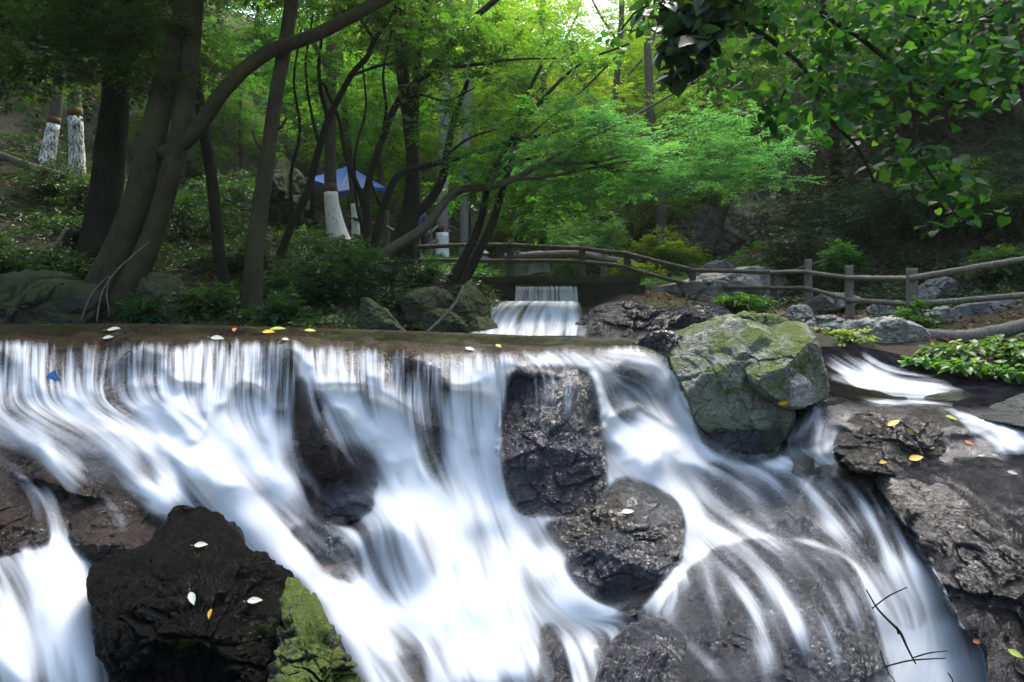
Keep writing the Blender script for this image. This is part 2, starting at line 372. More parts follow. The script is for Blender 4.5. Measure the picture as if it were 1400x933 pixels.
G = 'wet rocks standing in the cascade'
fg = boulder('black wet boulder in the near water with a pale leaf on its top', [(126,800),(140,765),(165,752),(195,745),(215,724),(240,704),(270,700),(305,714),(327,735),(337,757),(362,764),(386,792),(394,830),(396,880),(396,1010),(190,1010),(172,935),(152,890),(135,850)], .42, M['black'], Y=3.15, dry=1.0, near=True, seed=1, planes=8, rough=.10, lean=.25)
boulder('bright green moss covered boulder beside the black wet boulder', [(383,805),(404,796),(428,822),(450,868),(476,912),(494,940),(500,1000),(370,1000),(376,920),(386,860)], .3, M['mossy'], Y=3.0, dry=1.0, near=True, seed=2, rough=.15, planes=7, lean=.3)
boulder('brown rock at the left end of the cascade with a rim of water around it', [(-60,625),(15,640),(46,664),(66,700),(72,742),(40,752),(-60,760)], .22, M['brown'], dry=.9, seed=3, group=G)
boulder('brown rock just above and left of the black wet boulder', [(98,755),(98,700),(108,667),(138,658),(172,674),(205,702),(240,694),(268,712),(225,745),(190,760),(150,772)], .25, M['brown'], dry=.85, seed=4, group=G)
boulder('low brown hump under thin veils of water at the left of the cascade', [(-60,566),(40,556),(110,583),(165,588),(205,610),(230,640),(248,692),(228,704),(150,690),(60,670),(-60,640)], .2, M['brown'], dry=.15, seed=5, planes=2, group=G)
boulder('tall narrow brown rock splitting the curtain of water', [(405,512),(422,520),(440,566),(466,606),(492,640),(510,668),(502,704),(470,718),(434,716),(424,690),(408,650),(396,600),(398,548)], .22, M['brown'], dry=.8, seed=6, planes=4, group=G)
boulder('small grey rock leaning on the foot of the tall narrow brown rock', [(444,668),(470,640),(498,634),(516,662),(508,700),(470,715),(446,705)], .2, M['slate'], dry=.85, seed=26, group=G)
boulder('big square dark block standing in the middle of the falls', [(686,545),(692,518),(705,503),(740,499),(792,500),(812,514),(822,560),(828,620),(832,665),(818,694),(765,708),(715,704),(690,676),(680,620)], .34, M['slate'], dry=.97, seed=7, p=4.0, planes=4, rough=.06, group=G)
boulder('dark glossy rock with a brown top below the big square block', [(742,716),(790,700),(826,668),(846,652),(866,652),(902,668),(932,690),(938,722),(930,772),(904,802),(872,832),(832,832),(800,802),(768,760)], .3, M['layered'], dry=.95, seed=8, rough=.09, group=G)
boulder('rounded dark glossy rock at the foot of the brown topped rock', [(770,770),(800,735),(850,722),(905,728),(924,760),(900,803),(872,834),(830,834),(795,812)], .36, M['slate'], dry=.95, seed=28, rough=.06, group=G)
boulder('broad rounded slate boulder in the near right water with thin veils down its face', [(905,828),(936,782),(980,748),(1040,734),(1110,744),(1162,768),(1190,818),(1204,870),(1212,1010),(930,1010),(918,930),(900,870)], .5, M['slate_smooth'], off=-.08, dry=.7, seed=10, planes=4, rough=.03, group=G)
boulder('sloping slate slab under the shallow pool with a thin sheet of water running down it', [(960,640),(1010,628),(1100,645),(1190,655),(1214,690),(1238,760),(1268,848),(1226,858),(1172,775),(1110,742),(1040,730),(996,700)], .16, M['slate_smooth'], dry=.4, seed=11, planes=2, rough=.03, group=G)
boulder('huge craggy black rock filling the lower right of the cascade', [(1196,656),(1240,636),(1310,628),(1400,622),(1520,640),(1540,1010),(1372,1010),(1345,895),(1312,850),(1284,790),(1240,722)], .42, M['slate_bumpy'], Y=4.2, dry=1.0, seed=12, planes=5, rough=.07, lean=.42, group=G)
boulder('layered brown rock dotted with yellow leaves above the huge craggy rock', [(1138,616),(1158,574),(1190,560),(1250,554),(1290,560),(1326,590),(1338,626),(1302,636),(1220,650),(1160,645)], .32, M['layered'], dry=1.0, seed=13, rough=.10, planes=4, group=G)
boulder('dark low rock ledge between the green boulder and the layered brown rock', [(1060,590),(1070,556),(1110,548),(1180,552),(1200,580),(1150,602),(1120,612),(1075,612)], .14, M['slate_bumpy'], dry=.6, seed=33, group=G)
boulder('large grey green boulder with dark cracked foot beside the right end of the weir', [(912,476),(930,452),(965,441),(1012,438),(1052,450),(1075,480),(1082,530),(1082,580),(1060,616),(1005,618),(962,592),(940,550),(922,510)], .5, M['green'], Y=5.4, dry=1.0, seed=14, planes=6, rough=.06, lean=.35)
boulder('dark wet foot of rock under the large grey green boulder', [(938,535),(962,545),(985,572),(1015,585),(1050,588),(1078,590),(1072,622),(1040,636),(1000,634),(966,614),(946,580)], .22, M['slate'], Y=5.1, seed=34, rough=.08, lean=.3, dry=.9)
boulder('pale green rounded boulder touching the large grey green boulder', [(1010,470),(1040,456),(1078,441),(1102,446),(1116,470),(1126,510),(1130,545),(1085,552),(1050,545),(1022,520)], .5, M['green'], Y=5.35, dry=1.0, seed=15, planes=5, rough=.05, lean=.4)
boulder('dark blocky stone between the weir and the large grey green boulder', [(872,470),(890,458),(920,456),(940,470),(944,500),(925,515),(900,498),(880,488)], .3, M['slate'], Y=5.6, seed=35, rough=.09, dry=.9)
boulder('small pale stone at the foot of the pale green boulder', [(1058,540),(1064,518),(1084,510),(1104,520),(1116,544),(1098,556),(1070,556)], .2, M['pale'], dry=1.0, Y=4.95, seed=16, rough=.05)
boulder('dark smooth rock at the right edge above the small right fall', [(1300,556),(1330,542),(1372,535),(1430,535),(1500,560),(1500,610),(1410,590),(1340,572)], .3, M['slate_smooth'], dry=1.0, seed=17, lean=.4, group=G)
boulder('dark rounded rock with water parting round it left of the big mound of foam', [(392,728),(425,713),(466,724),(488,750),(496,800),(452,786),(420,756)], .22, M['slate'], dry=.6, seed=18, planes=2, group=G)
boulder('domed rock under a thin skin of white water in the middle of the cascade', [(490,745),(518,700),(560,688),(594,716),(600,770),(566,812),(530,814),(504,786)], .34, M['slate_smooth'], seed=19, planes=1, rough=.02, group=G)
boulder('dark rough rock at the bottom edge below the broad slate boulder', [(838,880),(862,858),(900,846),(936,866),(962,898),(986,940),(992,1000),(820,1000),(822,925)], .26, M['slate'], Y=3.25, dry=.8, near=True, seed=20, lean=.3, group=G)
boulder('narrow dark rock between two white chutes at the bottom', [(738,870),(752,850),(772,872),(784,930),(790,990),(735,990)], .18, M['slate'], Y=3.5, dry=.7, seed=21, lean=.3, group=G)
boulder('submerged greenish stone showing through the water at the bottom', [(520,925),(550,898),(590,902),(615,930),(620,990),(510,990)], .16, M['bank_rock'], seed=22, group=G)
boulder('dark stone behind the veil between the two chutes in the middle', [(566,600),(572,560),(586,548),(602,562),(606,620),(596,672),(574,674)], .12, M['bank_rock'], seed=24, group=G)
for k, (lab, ol, T_) in enumerate([
  ('brown lump of rock breaking the curtain near the left end', [(52,520),(66,506),(86,508),(96,532),(90,560),(60,562)], .1),
  ('brown lump of rock under the fringe of the weir left of the middle', [(150,545),(160,522),(186,520),(200,545),(190,580),(158,580)], .1),
  ('small brown ledge stone under the weir above the tall narrow rock', [(258,505),(270,495),(300,496),(306,520),(290,540),(262,535)], .07),
  ('stubby brown stone under the weir fringe right of the leaves', [(366,500),(376,484),(398,482),(408,502),(398,522),(372,522)], .09),
  ('grey stone step half hidden in the white water left of the tall rock', [(236,640),(258,600),(276,606),(284,640),(270,668),(246,668)], .12)]):
    boulder(lab, ol, T_, M['brown'], seed=40 + k, group='small stones under the weir curtain')
# banks and upstream
boulder('low black wet rock right of the upper waterfall', [(786,462),(800,432),(830,418),(866,414),(905,424),(950,414),(985,420),(1000,440),(960,452),(900,462),(870,470)], .8, M['slate_bumpy'], Y=9.6, seed=50, rough=.07, lean=.8, solid=False)
for k, (lab, ol, Y, T_, mt) in enumerate([
  ('grey boulder at the water edge below the dark leaning trunk', [(552,408),(585,395),(612,404),(628,428),(606,446),(566,446)], 10.2, .45, 'bank_rock'),
  ('mossy pointed boulder left of the upper waterfall', [(608,452),(622,412),(640,386),(652,400),(668,430),(660,455)], 10.0, .4, 'bank_rock'),
  ('tilted green slab lying on the bank above the weir', [(496,412),(512,414),(536,436),(554,456),(520,460),(494,448)], 9.2, .3, 'bank_rock'),
  ('long low mossy rock at the left water edge under the ferns', [(-80,392),(30,376),(100,382),(138,404),(128,436),(90,452),(-80,456)], 9.6, .6, 'bank_rock'),
  ('mossy upright stone right of the big leaning twin trunk', [(192,392),(212,375),(240,382),(258,412),(268,450),(194,452)], 9.7, .4, 'bank_rock'),
  ('dark stone under the mossy pointed boulder', [(575,446),(592,424),(622,430),(640,455),(600,462)], 9.6, .3, 'bank_rock'),
  ('small dark stone at the foot of the upper waterfall', [(636,462),(650,436),(672,440),(676,462)], 9.0, .25, 'bank_rock'),
  ('tall grey slab of rock standing behind the slim leaning trunk', [(362,318),(368,262),(378,228),(390,218),(402,230),(414,248),(420,282),(412,316),(396,326)], 18.5, .9, 'bank_rock'),
  ('broad pale flat rock behind the fence', [(872,398),(925,388),(985,376),(1040,366),(1076,378),(1082,404),(1050,420),(960,420),(890,408)], 15.2, 1.0, 'pale'),
  ('grey pointed rock behind the pale flat rock', [(948,384),(960,366),(985,358),(1002,366),(1004,384),(975,390)], 16.6, .5, 'grey_stone'),
  ('square grey block beside the path below the short fence post', [(1076,428),(1082,420),(1104,420),(1112,440),(1100,446),(1078,444)], 9.6, .25, 'grey_stone'),
  ('grey rock slab sloping to the right stream below the fence', [(1120,472),(1130,450),(1180,440),(1232,438),(1262,452),(1270,482),(1220,490),(1160,484)], 8.3, .5, 'pale'),
  ('cracked grey ledge behind the pale green boulder', [(1096,462),(1104,440),(1140,436),(1168,446),(1150,466),(1120,474)], 8.8, .35, 'grey_stone'),
  ('dark blocky stone under the right rails beside the path', [(1256,404),(1268,386),(1300,382),(1310,398),(1300,414),(1262,416)], 11.6, .4, 'grey_stone'),
  ('long low stone kerb along the far side of the path', [(1280,436),(1310,420),(1380,412),(1450,410),(1450,444),(1320,446)], 10.2, .4, 'grey_stone'),
  ('flat pale paving slab lying on the path behind the near posts', [(1186,424),(1200,416),(1232,414),(1246,421),(1230,428),(1196,430)], 10.9, .3, 'pale'),
  ('pale flat ledge at the left foot of the path behind the two middle posts', [(1100,420),(1120,406),(1156,402),(1176,410),(1160,420),(1120,426)], 12.0, .4, 'pale'),
  ('low pale stone in the path right of the tall near post', [(1262,432),(1276,424),(1300,424),(1312,432),(1296,440),(1270,440)], 9.9, .25, 'pale'),
  ('grey slab of rock between the fence and the green boulder', [(960,450),(980,436),(1030,430),(1066,434),(1076,450),(1020,458)], 7.6, .4, 'green'),
 ]):
    boulder(lab, ol, T_, M[mt], Y=Y, seed=60 + k, rough=.10, solid=False, lean=.3, na=120, nf=40)
for k, (lab, ol, Y) in enumerate([
  ('pale streaked cliff face behind the fence', [(986,362),(990,310),(1004,272),(1024,262),(1040,284),(1044,366)], 21.5),
  ('low broken cliff face left of the pale streaked cliff', [(926,354),(930,318),(948,290),(974,286),(988,310),(990,356)], 22),
  ('shadowed cliff face right of the pale streaked cliff', [(1040,366),(1042,290),(1062,268),(1084,286),(1092,366)], 21)]):
    boulder(lab, ol, 1.2, M['cliff'], Y=Y, seed=80 + k, p=4, planes=6, rough=.13, solid=False, cat='cliff', name='cliff_rock', lean=.2, na=120, nf=40)
# ------------------------------------------------------------------ ground: one sheet from under the camera to the ridge
g_uv = [(-400,440,9),(-100,442,9),(100,441,9.4),(340,440,9.7),(480,445,9.8),(560,447,10.2),(640,450,10.4),
 (60,372,11.2),(220,380,11.2),(365,430,10.0),(430,395,11.5),(340,330,14.2),(250,325,14.2),(100,290,14.8),(75,236,16.6),(20,200,17.5),(-300,190,14.5),(-300,300,11),
 (455,335,16.2),(400,332,16.2),(545,387,13.6),(505,374,13.6),(620,386,13.2),
 (485,342,18.2),(430,322,19.2),(380,316,20.2),(330,288,20.2),(300,240,22.5),(200,170,22),(100,110,22),(0,40,22),(300,90,30),(100,-120,30),(-200,-100,24),
 (571,378,15.1),(600,384,14.6),(540,352,17),(640,378,16.5),(690,376,20),(650,372,24),(560,335,25),(500,250,34),(560,200,44),
 (750,400,16.6),(765,392,19),(760,384,24),(760,378,32),(700,340,42),(850,320,42),(780,215,62),(900,240,45),
 (850,392,15.6),(920,366,19),(960,352,21.5),(905,412,13.6),(960,418,14.0),(1060,414,14.2),(1150,437,10.8),(1105,424,12.6),(1250,453,9.4),(1350,445,9.4),(1200,410,12.6),
 (1000,352,21.5),(1050,342,20),(1100,352,16.5),(1200,355,14.2),(1300,345,12.8),(1400,335,12.0),(1000,200,27),(1100,140,24),(1200,90,21),(1300,40,18.5),(1400,-20,17),(1600,-60,15),
 (1180,466,7.9),(1280,475,7.8),(1350,498,7.0),(1420,520,6.6),(1000,446,8.2),(930,462,8.0)]
g_pts = [tuple(p) for p in W(*np.array(g_uv, float).T)] + [
 (-3,7,-.32),(-1,7,-.34),(.4,7.2,-.34),(.7,9,-.45),(-5,8,-.2),(.75,10.5,-.5),(.8,12.2,-.45),(.8,13.6,-.3),(1.5,11,-.4),(.1,11,-.4),(.2,13,-.3),(-.2,9,-.4),
 (-4,3,-2.2),(0,2,-2.6),(4,3,-2.2),(0,-6,-3),(-8.5,2,.8),(-8.5,-6,2.2),(8.5,2,1.4),(8.5,-6,2.6),(-4,5.2,-1.2),(0,5.2,-1.2),(3,5.0,-1.5),(2.5,6,-1.0),(3.6,6.2,-1.0),
 (-14,2,6),(14,2,7),(-14,-10,7),(14,-10,8),(0,-16,-3),(-30,10,22),(-32,40,26),(32,10,22),(32,40,28),(0,80,26),(-25,80,32),(30,80,34),(-14,26,12.5),(16,26,14),(5,70,22)]
_g = np.array(g_pts); g_tps = TPS(_g[:, :2] / 10, _g[:, 2], 2e-3)
def H(x, y):
    x, y = np.broadcast_arrays(np.asarray(x, float), np.asarray(y, float))
    z = np.clip(g_tps(np.stack([x, y], -1) / 10), -3.5, 45)
    q = np.stack([x, y, 0 * x], -1)
    far = sstep(9, 22, y)
    return z + fbm(q * .45, 4) * (.10 + .5 * far) + fbm(q * 2.2 + 7, 4) * (.05 + .06 * far)
def ground_mat():
    m = N('forest_soil')
    co = m.n('ShaderNodeTexCoord').outputs['Object']
    a = m.noise(co, .9, 6, .65, .6); b = m.noise(co, 14, 8, .75, .5); c = m.noise(co, 90, 5, .7)
    col = m.mix(m.ramp(b, [(.35, 0.0), (.65, 1.0)]), (.010, .008, .006), (.055, .040, .025))
    col = m.mix(m.ramp(c, [(.52, 0.0), (.68, .8)]), col, (.12, .085, .05))
    col = m.mix(m.ramp(a, [(.45, 0.0), (.62, .85)]), col, m.mix(m.ramp(b, [(.35, 0.0), (.65, 1.0)]), (.012, .02, .006), (.04, .06, .014)))
    s = m.n('ShaderNodeSeparateXYZ', {0: co})
    # trodden sandy path on the right bank
    px = m.math('ABSOLUTE', m.math('SUBTRACT', s.outputs[0], 5.0)); py = m.math('ABSOLUTE', m.math('SUBTRACT', s.outputs[1], 11.3))
    near = m.math('MULTIPLY', m.ramp(px, [(.0, 1.0), (1.0, 1.0)]), 1.0)
    pm = m.math('SUBTRACT', 1.35, m.math('ADD', m.math('MULTIPLY', px, .55), m.math('MULTIPLY', py, .55)))
    pm = m.ramp(m.math('ADD', pm, m.math('MULTIPLY', m.math('SUBTRACT', a, .5), .8)), [(.2, 0.0), (.45, 1.0)])
    col = m.mix(pm, col, m.mix(c, (.10, .085, .065), (.22, .19, .15)))
    h = m.math('ADD', b, m.math('MULTIPLY', c, .35))
    return m.done(m.n('ShaderNodeBsdfPrincipled', {'Base Color': col, 'Roughness': .9, 'Specular IOR Level': .2, 'Normal': m.bump(h, .9, .06)}))
gx = np.concatenate([np.linspace(-70, -14, 40)[:-1], np.linspace(-14, 14, 281), np.linspace(14, 70, 40)[1:]])
gy = np.concatenate([np.linspace(-40, 3, 30)[:-1], np.linspace(3, 24, 211), np.linspace(24, 100, 80)[1:]])
GX, GY = np.meshgrid(gx, gy); GZ = H(GX, GY)
ground = link_mesh('ground', np_mesh('ground', np.stack([GX, GY, GZ], -1).reshape(-1, 3), grid_faces(*GX.shape)), ground_mat())
tag(ground, kind='structure')
def on_ground(x, y, dz=0.0): return np.array([x, y, float(H(x, y)) + dz])
def ground_at(u, Y, dz=0.0):
    x = (u - 700.0) / F * Y; return on_ground(x, Y, dz)
# ------------------------------------------------------------------ water
M['silk'] = None
def silk_material():
    m = N('white_water')
    d = m.n('ShaderNodeAttribute', attribute_name='whiteness').outputs['Fac']
    dif = m.n('ShaderNodeBsdfDiffuse', {'Color': (.66, .69, .73, 1)})
    tr = m.n('ShaderNodeBsdfTranslucent', {'Color': (.66, .69, .73, 1)})
    body = m.n('ShaderNodeMixShader', {0: .35, 1: dif.outputs[0], 2: tr.outputs[0]})
    clear = m.n('ShaderNodeBsdfTransparent')
    return m.done(m.n('ShaderNodeMixShader', {0: d, 1: clear.outputs[0], 2: body.outputs[0]}))
M['silk'] = silk_material()
def pool_material(name, tint=(.03, .03, .022), film=False):
    m = N(name)
    co = m.n('ShaderNodeMapping', {'Vector': m.n('ShaderNodeTexCoord').outputs['Object'], 'Scale': (1, .45, 1)}).outputs[0]
    h = m.noise(co, 3.5, 3, .5, .5)
    gl = m.n('ShaderNodeBsdfGlossy', {'Color': (1, 1, 1, 1), 'Roughness': .12, 'Normal': m.bump(h, .25, .03)})
    df = m.n('ShaderNodeBsdfDiffuse', {'Color': (*tint, 1)}); cl = m.n('ShaderNodeBsdfTransparent', {'Color': (.75, .72, .6, 1)})
    base = m.n('ShaderNodeMixShader', {0: .45, 1: cl.outputs[0], 2: df.outputs[0]})
    fr = m.n('ShaderNodeFresnel', {'IOR': 1.33})
    sh_ = m.n('ShaderNodeMixShader', {0: fr.outputs[0], 1: base.outputs[0], 2: gl.outputs[0]})
    if film: sh_ = m.n('ShaderNodeMixShader', {0: m.n('ShaderNodeAttribute', attribute_name='film').outputs['Fac'], 1: m.n('ShaderNodeBsdfTransparent').outputs[0], 2: sh_.outputs[0]})
    return m.done(sh_)
M['film'] = pool_material('shallow_water', (.012, .012, .009), True)
M['pool'] = pool_material('stream_water')

def crest_film():
    u = np.arange(-160, 886, 4.0); t = np.linspace(0, 1, 16); U, T = np.meshgrid(u, t)
    top = VB(U) + 1.5; low = np.interp(U, [-200, 0, 100, 160, 300, 400, 450, 560, 640, 720, 800, 880], [462, 462, 464, 465, 462, 464, 468, 475, 479, 477, 475, 474])
    V_ = top + T * (low - top); P_ = W(U, V_, Dbed(U, V_)); P_[..., 2] += .018 + .004 * fbm(P_ * np.array([3, 7, 1]), 3)
    f = .75 * sstep(0, .2, T) * sstep(0, .25, 1 - T) * np.clip(.75 + .6 * fbm(np.stack([U / 60, T * 2, 0 * U], -1), 3) + .25 * sstep(380, 560, U), .25, 1)
    tag(link_mesh('weir_water', np_mesh('weir_water', P_.reshape(-1, 3), grid_faces(*U.shape)[:, ::-1], attrs={'film': f.ravel()}), M['film']), kind='structure')
crest_film()
# density of the falling water, read along the rock face (column, row in photo pixels -> amount of white)
dens_pts = """
20 477 .3 60 477 .2 110 478 .12 140 476 .05 200 480 .3 240 478 .25 300 480 .3 400 480 .2 470 476 .05 540 476 .02 620 478 .02 700 480 .1 780 482 .25 850 480 .3
20 492 .6 60 494 .55 112 498 .25 140 492 .35 170 500 .2 200 492 .55 250 496 .5 300 492 .6 350 494 .5 400 498 .4 440 498 .6 500 498 .35 560 498 .4 600 502 .5 660 500 .5 700 500 .6 760 494 .75 850 490 .85 890 490 .7
20 510 .6 60 508 .3 110 510 .55 160 512 .35 200 510 .5 250 515 .45 300 512 .5 350 512 .5 400 512 .45 440 512 .55 500 515 .5 540 515 .5 600 515 .6 650 515 .85 
20 532 .8 76 530 .35 110 532 .85 160 530 .5 200 530 .45 250 532 .6 300 530 .5 350 530 .6 395 530 .35 412 540 .15 440 530 .65 490 530 .55 540 530 .6 600 535 .7 650 540 .95 675 530 .9 735 530 .5 770 530 .15 812 520 .6
0 560 .5 40 560 .7 100 555 .85 160 556 .45 215 560 .5 270 560 .65 330 560 .8 380 560 .8 408 560 .05 450 560 .35 480 556 .7 520 556 .95 560 560 .75 585 575 .5 620 560 .8 665 560 .95 700 580 .25 750 580 .02 805 570 .1 825 560 .75 850 545 .3 900 530 .8 930 560 .85
0 600 .25 40 600 .5 90 605 .45 130 600 .45 165 610 .35 200 590 .7 240 600 .9 280 600 .85 330 600 .85 380 600 .9 420 610 .0 455 590 .35 490 590 .7 530 600 1 560 605 .6 586 610 .4 620 600 .75 665 600 .9 695 630 .1 750 630 .0 815 620 .05 838 590 .9 880 600 1 920 600 .95 970 610 .8
0 632 .55 50 640 .45 100 640 .4 150 640 .3 200 640 .12 250 640 .85 300 640 .9 350 640 .9 385 640 .9 430 640 .0 480 630 .15 510 640 .6 535 640 1 560 640 .65 586 640 .4 620 640 .8 665 640 .85 850 630 .9 900 630 1 950 625 .95 1000 632 .6 1050 636 .45 1100 640 .25 1160 648 .1
0 668 .15 40 660 .55 85 670 .6 120 650 .55 160 670 .25 200 672 .1 245 668 .5 300 670 .9 370 670 .95 412 670 .8 450 680 .0 490 690 .15 530 675 .95 570 672 1 620 670 1 670 670 1 705 690 .5 850 648 .5 900 660 .9 950 650 .4 1000 650 .08 1100 660 .05
-10 710 .0 30 700 .0 86 705 .55 130 710 .0 190 700 .1 245 700 .35 300 700 .85 350 705 .95 400 705 .7 440 715 .25 480 710 .75 520 700 .85 560 700 .75 620 700 1 680 710 1 720 712 .95 760 730 .3 800 740 .0 910 690 .75 935 700 .95 980 690 .15 1050 690 .05 1130 680 .12 1205 680 .5 1240 700 .02
0 760 .9 50 765 .85 95 765 .6 130 770 .15 180 760 .02 360 745 .8 400 765 .9 450 770 .1 490 770 .5 510 775 .85 540 745 .62 560 770 .55 600 760 .85 640 760 1 700 760 1 740 780 .95 765 790 .5 800 790 .0 850 780 0 930 735 1 925 765 .7 960 750 .6 1010 745 .5 1060 750 .2 1110 748 .6 1150 770 .75 1180 745 .3 1215 740 .35 1240 780 .75
0 810 .85 60 810 .9 105 810 .5 150 820 .0 380 780 .9 420 800 .95 460 800 .85 505 810 .9 540 800 .6 575 812 .8 620 810 1 670 810 1 720 815 .95 765 825 .75 800 825 .6 840 840 .7 890 820 .95 915 800 .8 960 800 .15 1040 800 .35 1100 800 .08 1150 800 .1 1185 800 .75 1210 820 .95 1260 820 .85 1300 830 .3
0 860 .9 60 860 .95 110 870 .4 150 870 .0 440 850 .9 500 850 .95 560 852 .85 620 860 .95 680 860 1 730 850 .8 757 875 .15 790 870 .8 830 865 .7 880 850 .5 950 870 .05 1000 850 .1 1060 860 .4 1110 870 .1 1170 870 .1 1215 870 .95 1250 870 1 1290 865 .9 1325 880 .5
0 915 .95 60 915 1 110 915 .75 145 925 .3 470 890 .9 520 890 .65 560 905 .45 600 900 .7 640 910 .95 700 915 .95 735 920 .35 770 930 .3 800 900 .55 815 930 .7 860 920 .2 910 930 .0 985 930 .3 1050 930 .25 1120 920 .1 1180 925 .3 1225 920 1 1270 920 1 1320 920 .95 1350 930 .7
0 980 .95 60 980 1 500 980 .9 640 980 .95 780 980 .6 1240 980 1 1340 980 .9
1082 578 .15 1100 560 .0 1120 590 .2 1135 605 .3 1155 575 .1 1095 600 .35 1068 600 .3 1180 590 .0 1250 600 0 1310 572 .45 1345 585 .5 1370 592 .85 1400 600 .85 1440 610 .8 1340 612 .1 1400 640 .0 1470 660 .0 1300 680 0 1380 720 0 1420 800 0 1400 900 0 1260 680 0 1270 740 .05
1130 485 .05 1150 500 .2 1165 510 .35 1190 500 .35 1200 518 .8 1230 524 .75 1260 528 .55 1290 534 .25 1330 540 .05 1150 530 .25 1200 540 .12 1250 545 .05 1175 480 .2 1230 500 .15 1280 515 .05 1120 545 .05 1330 520 .0 1400 550 .05
880 480 .5 1000 520 .0 960 520 .15 1000 570 .0 1030 600 .05 1070 480 0 1040 500 0 940 500 .3 958 580 .5
"""
_dp = np.array(dens_pts.split(), float).reshape(-1, 3)
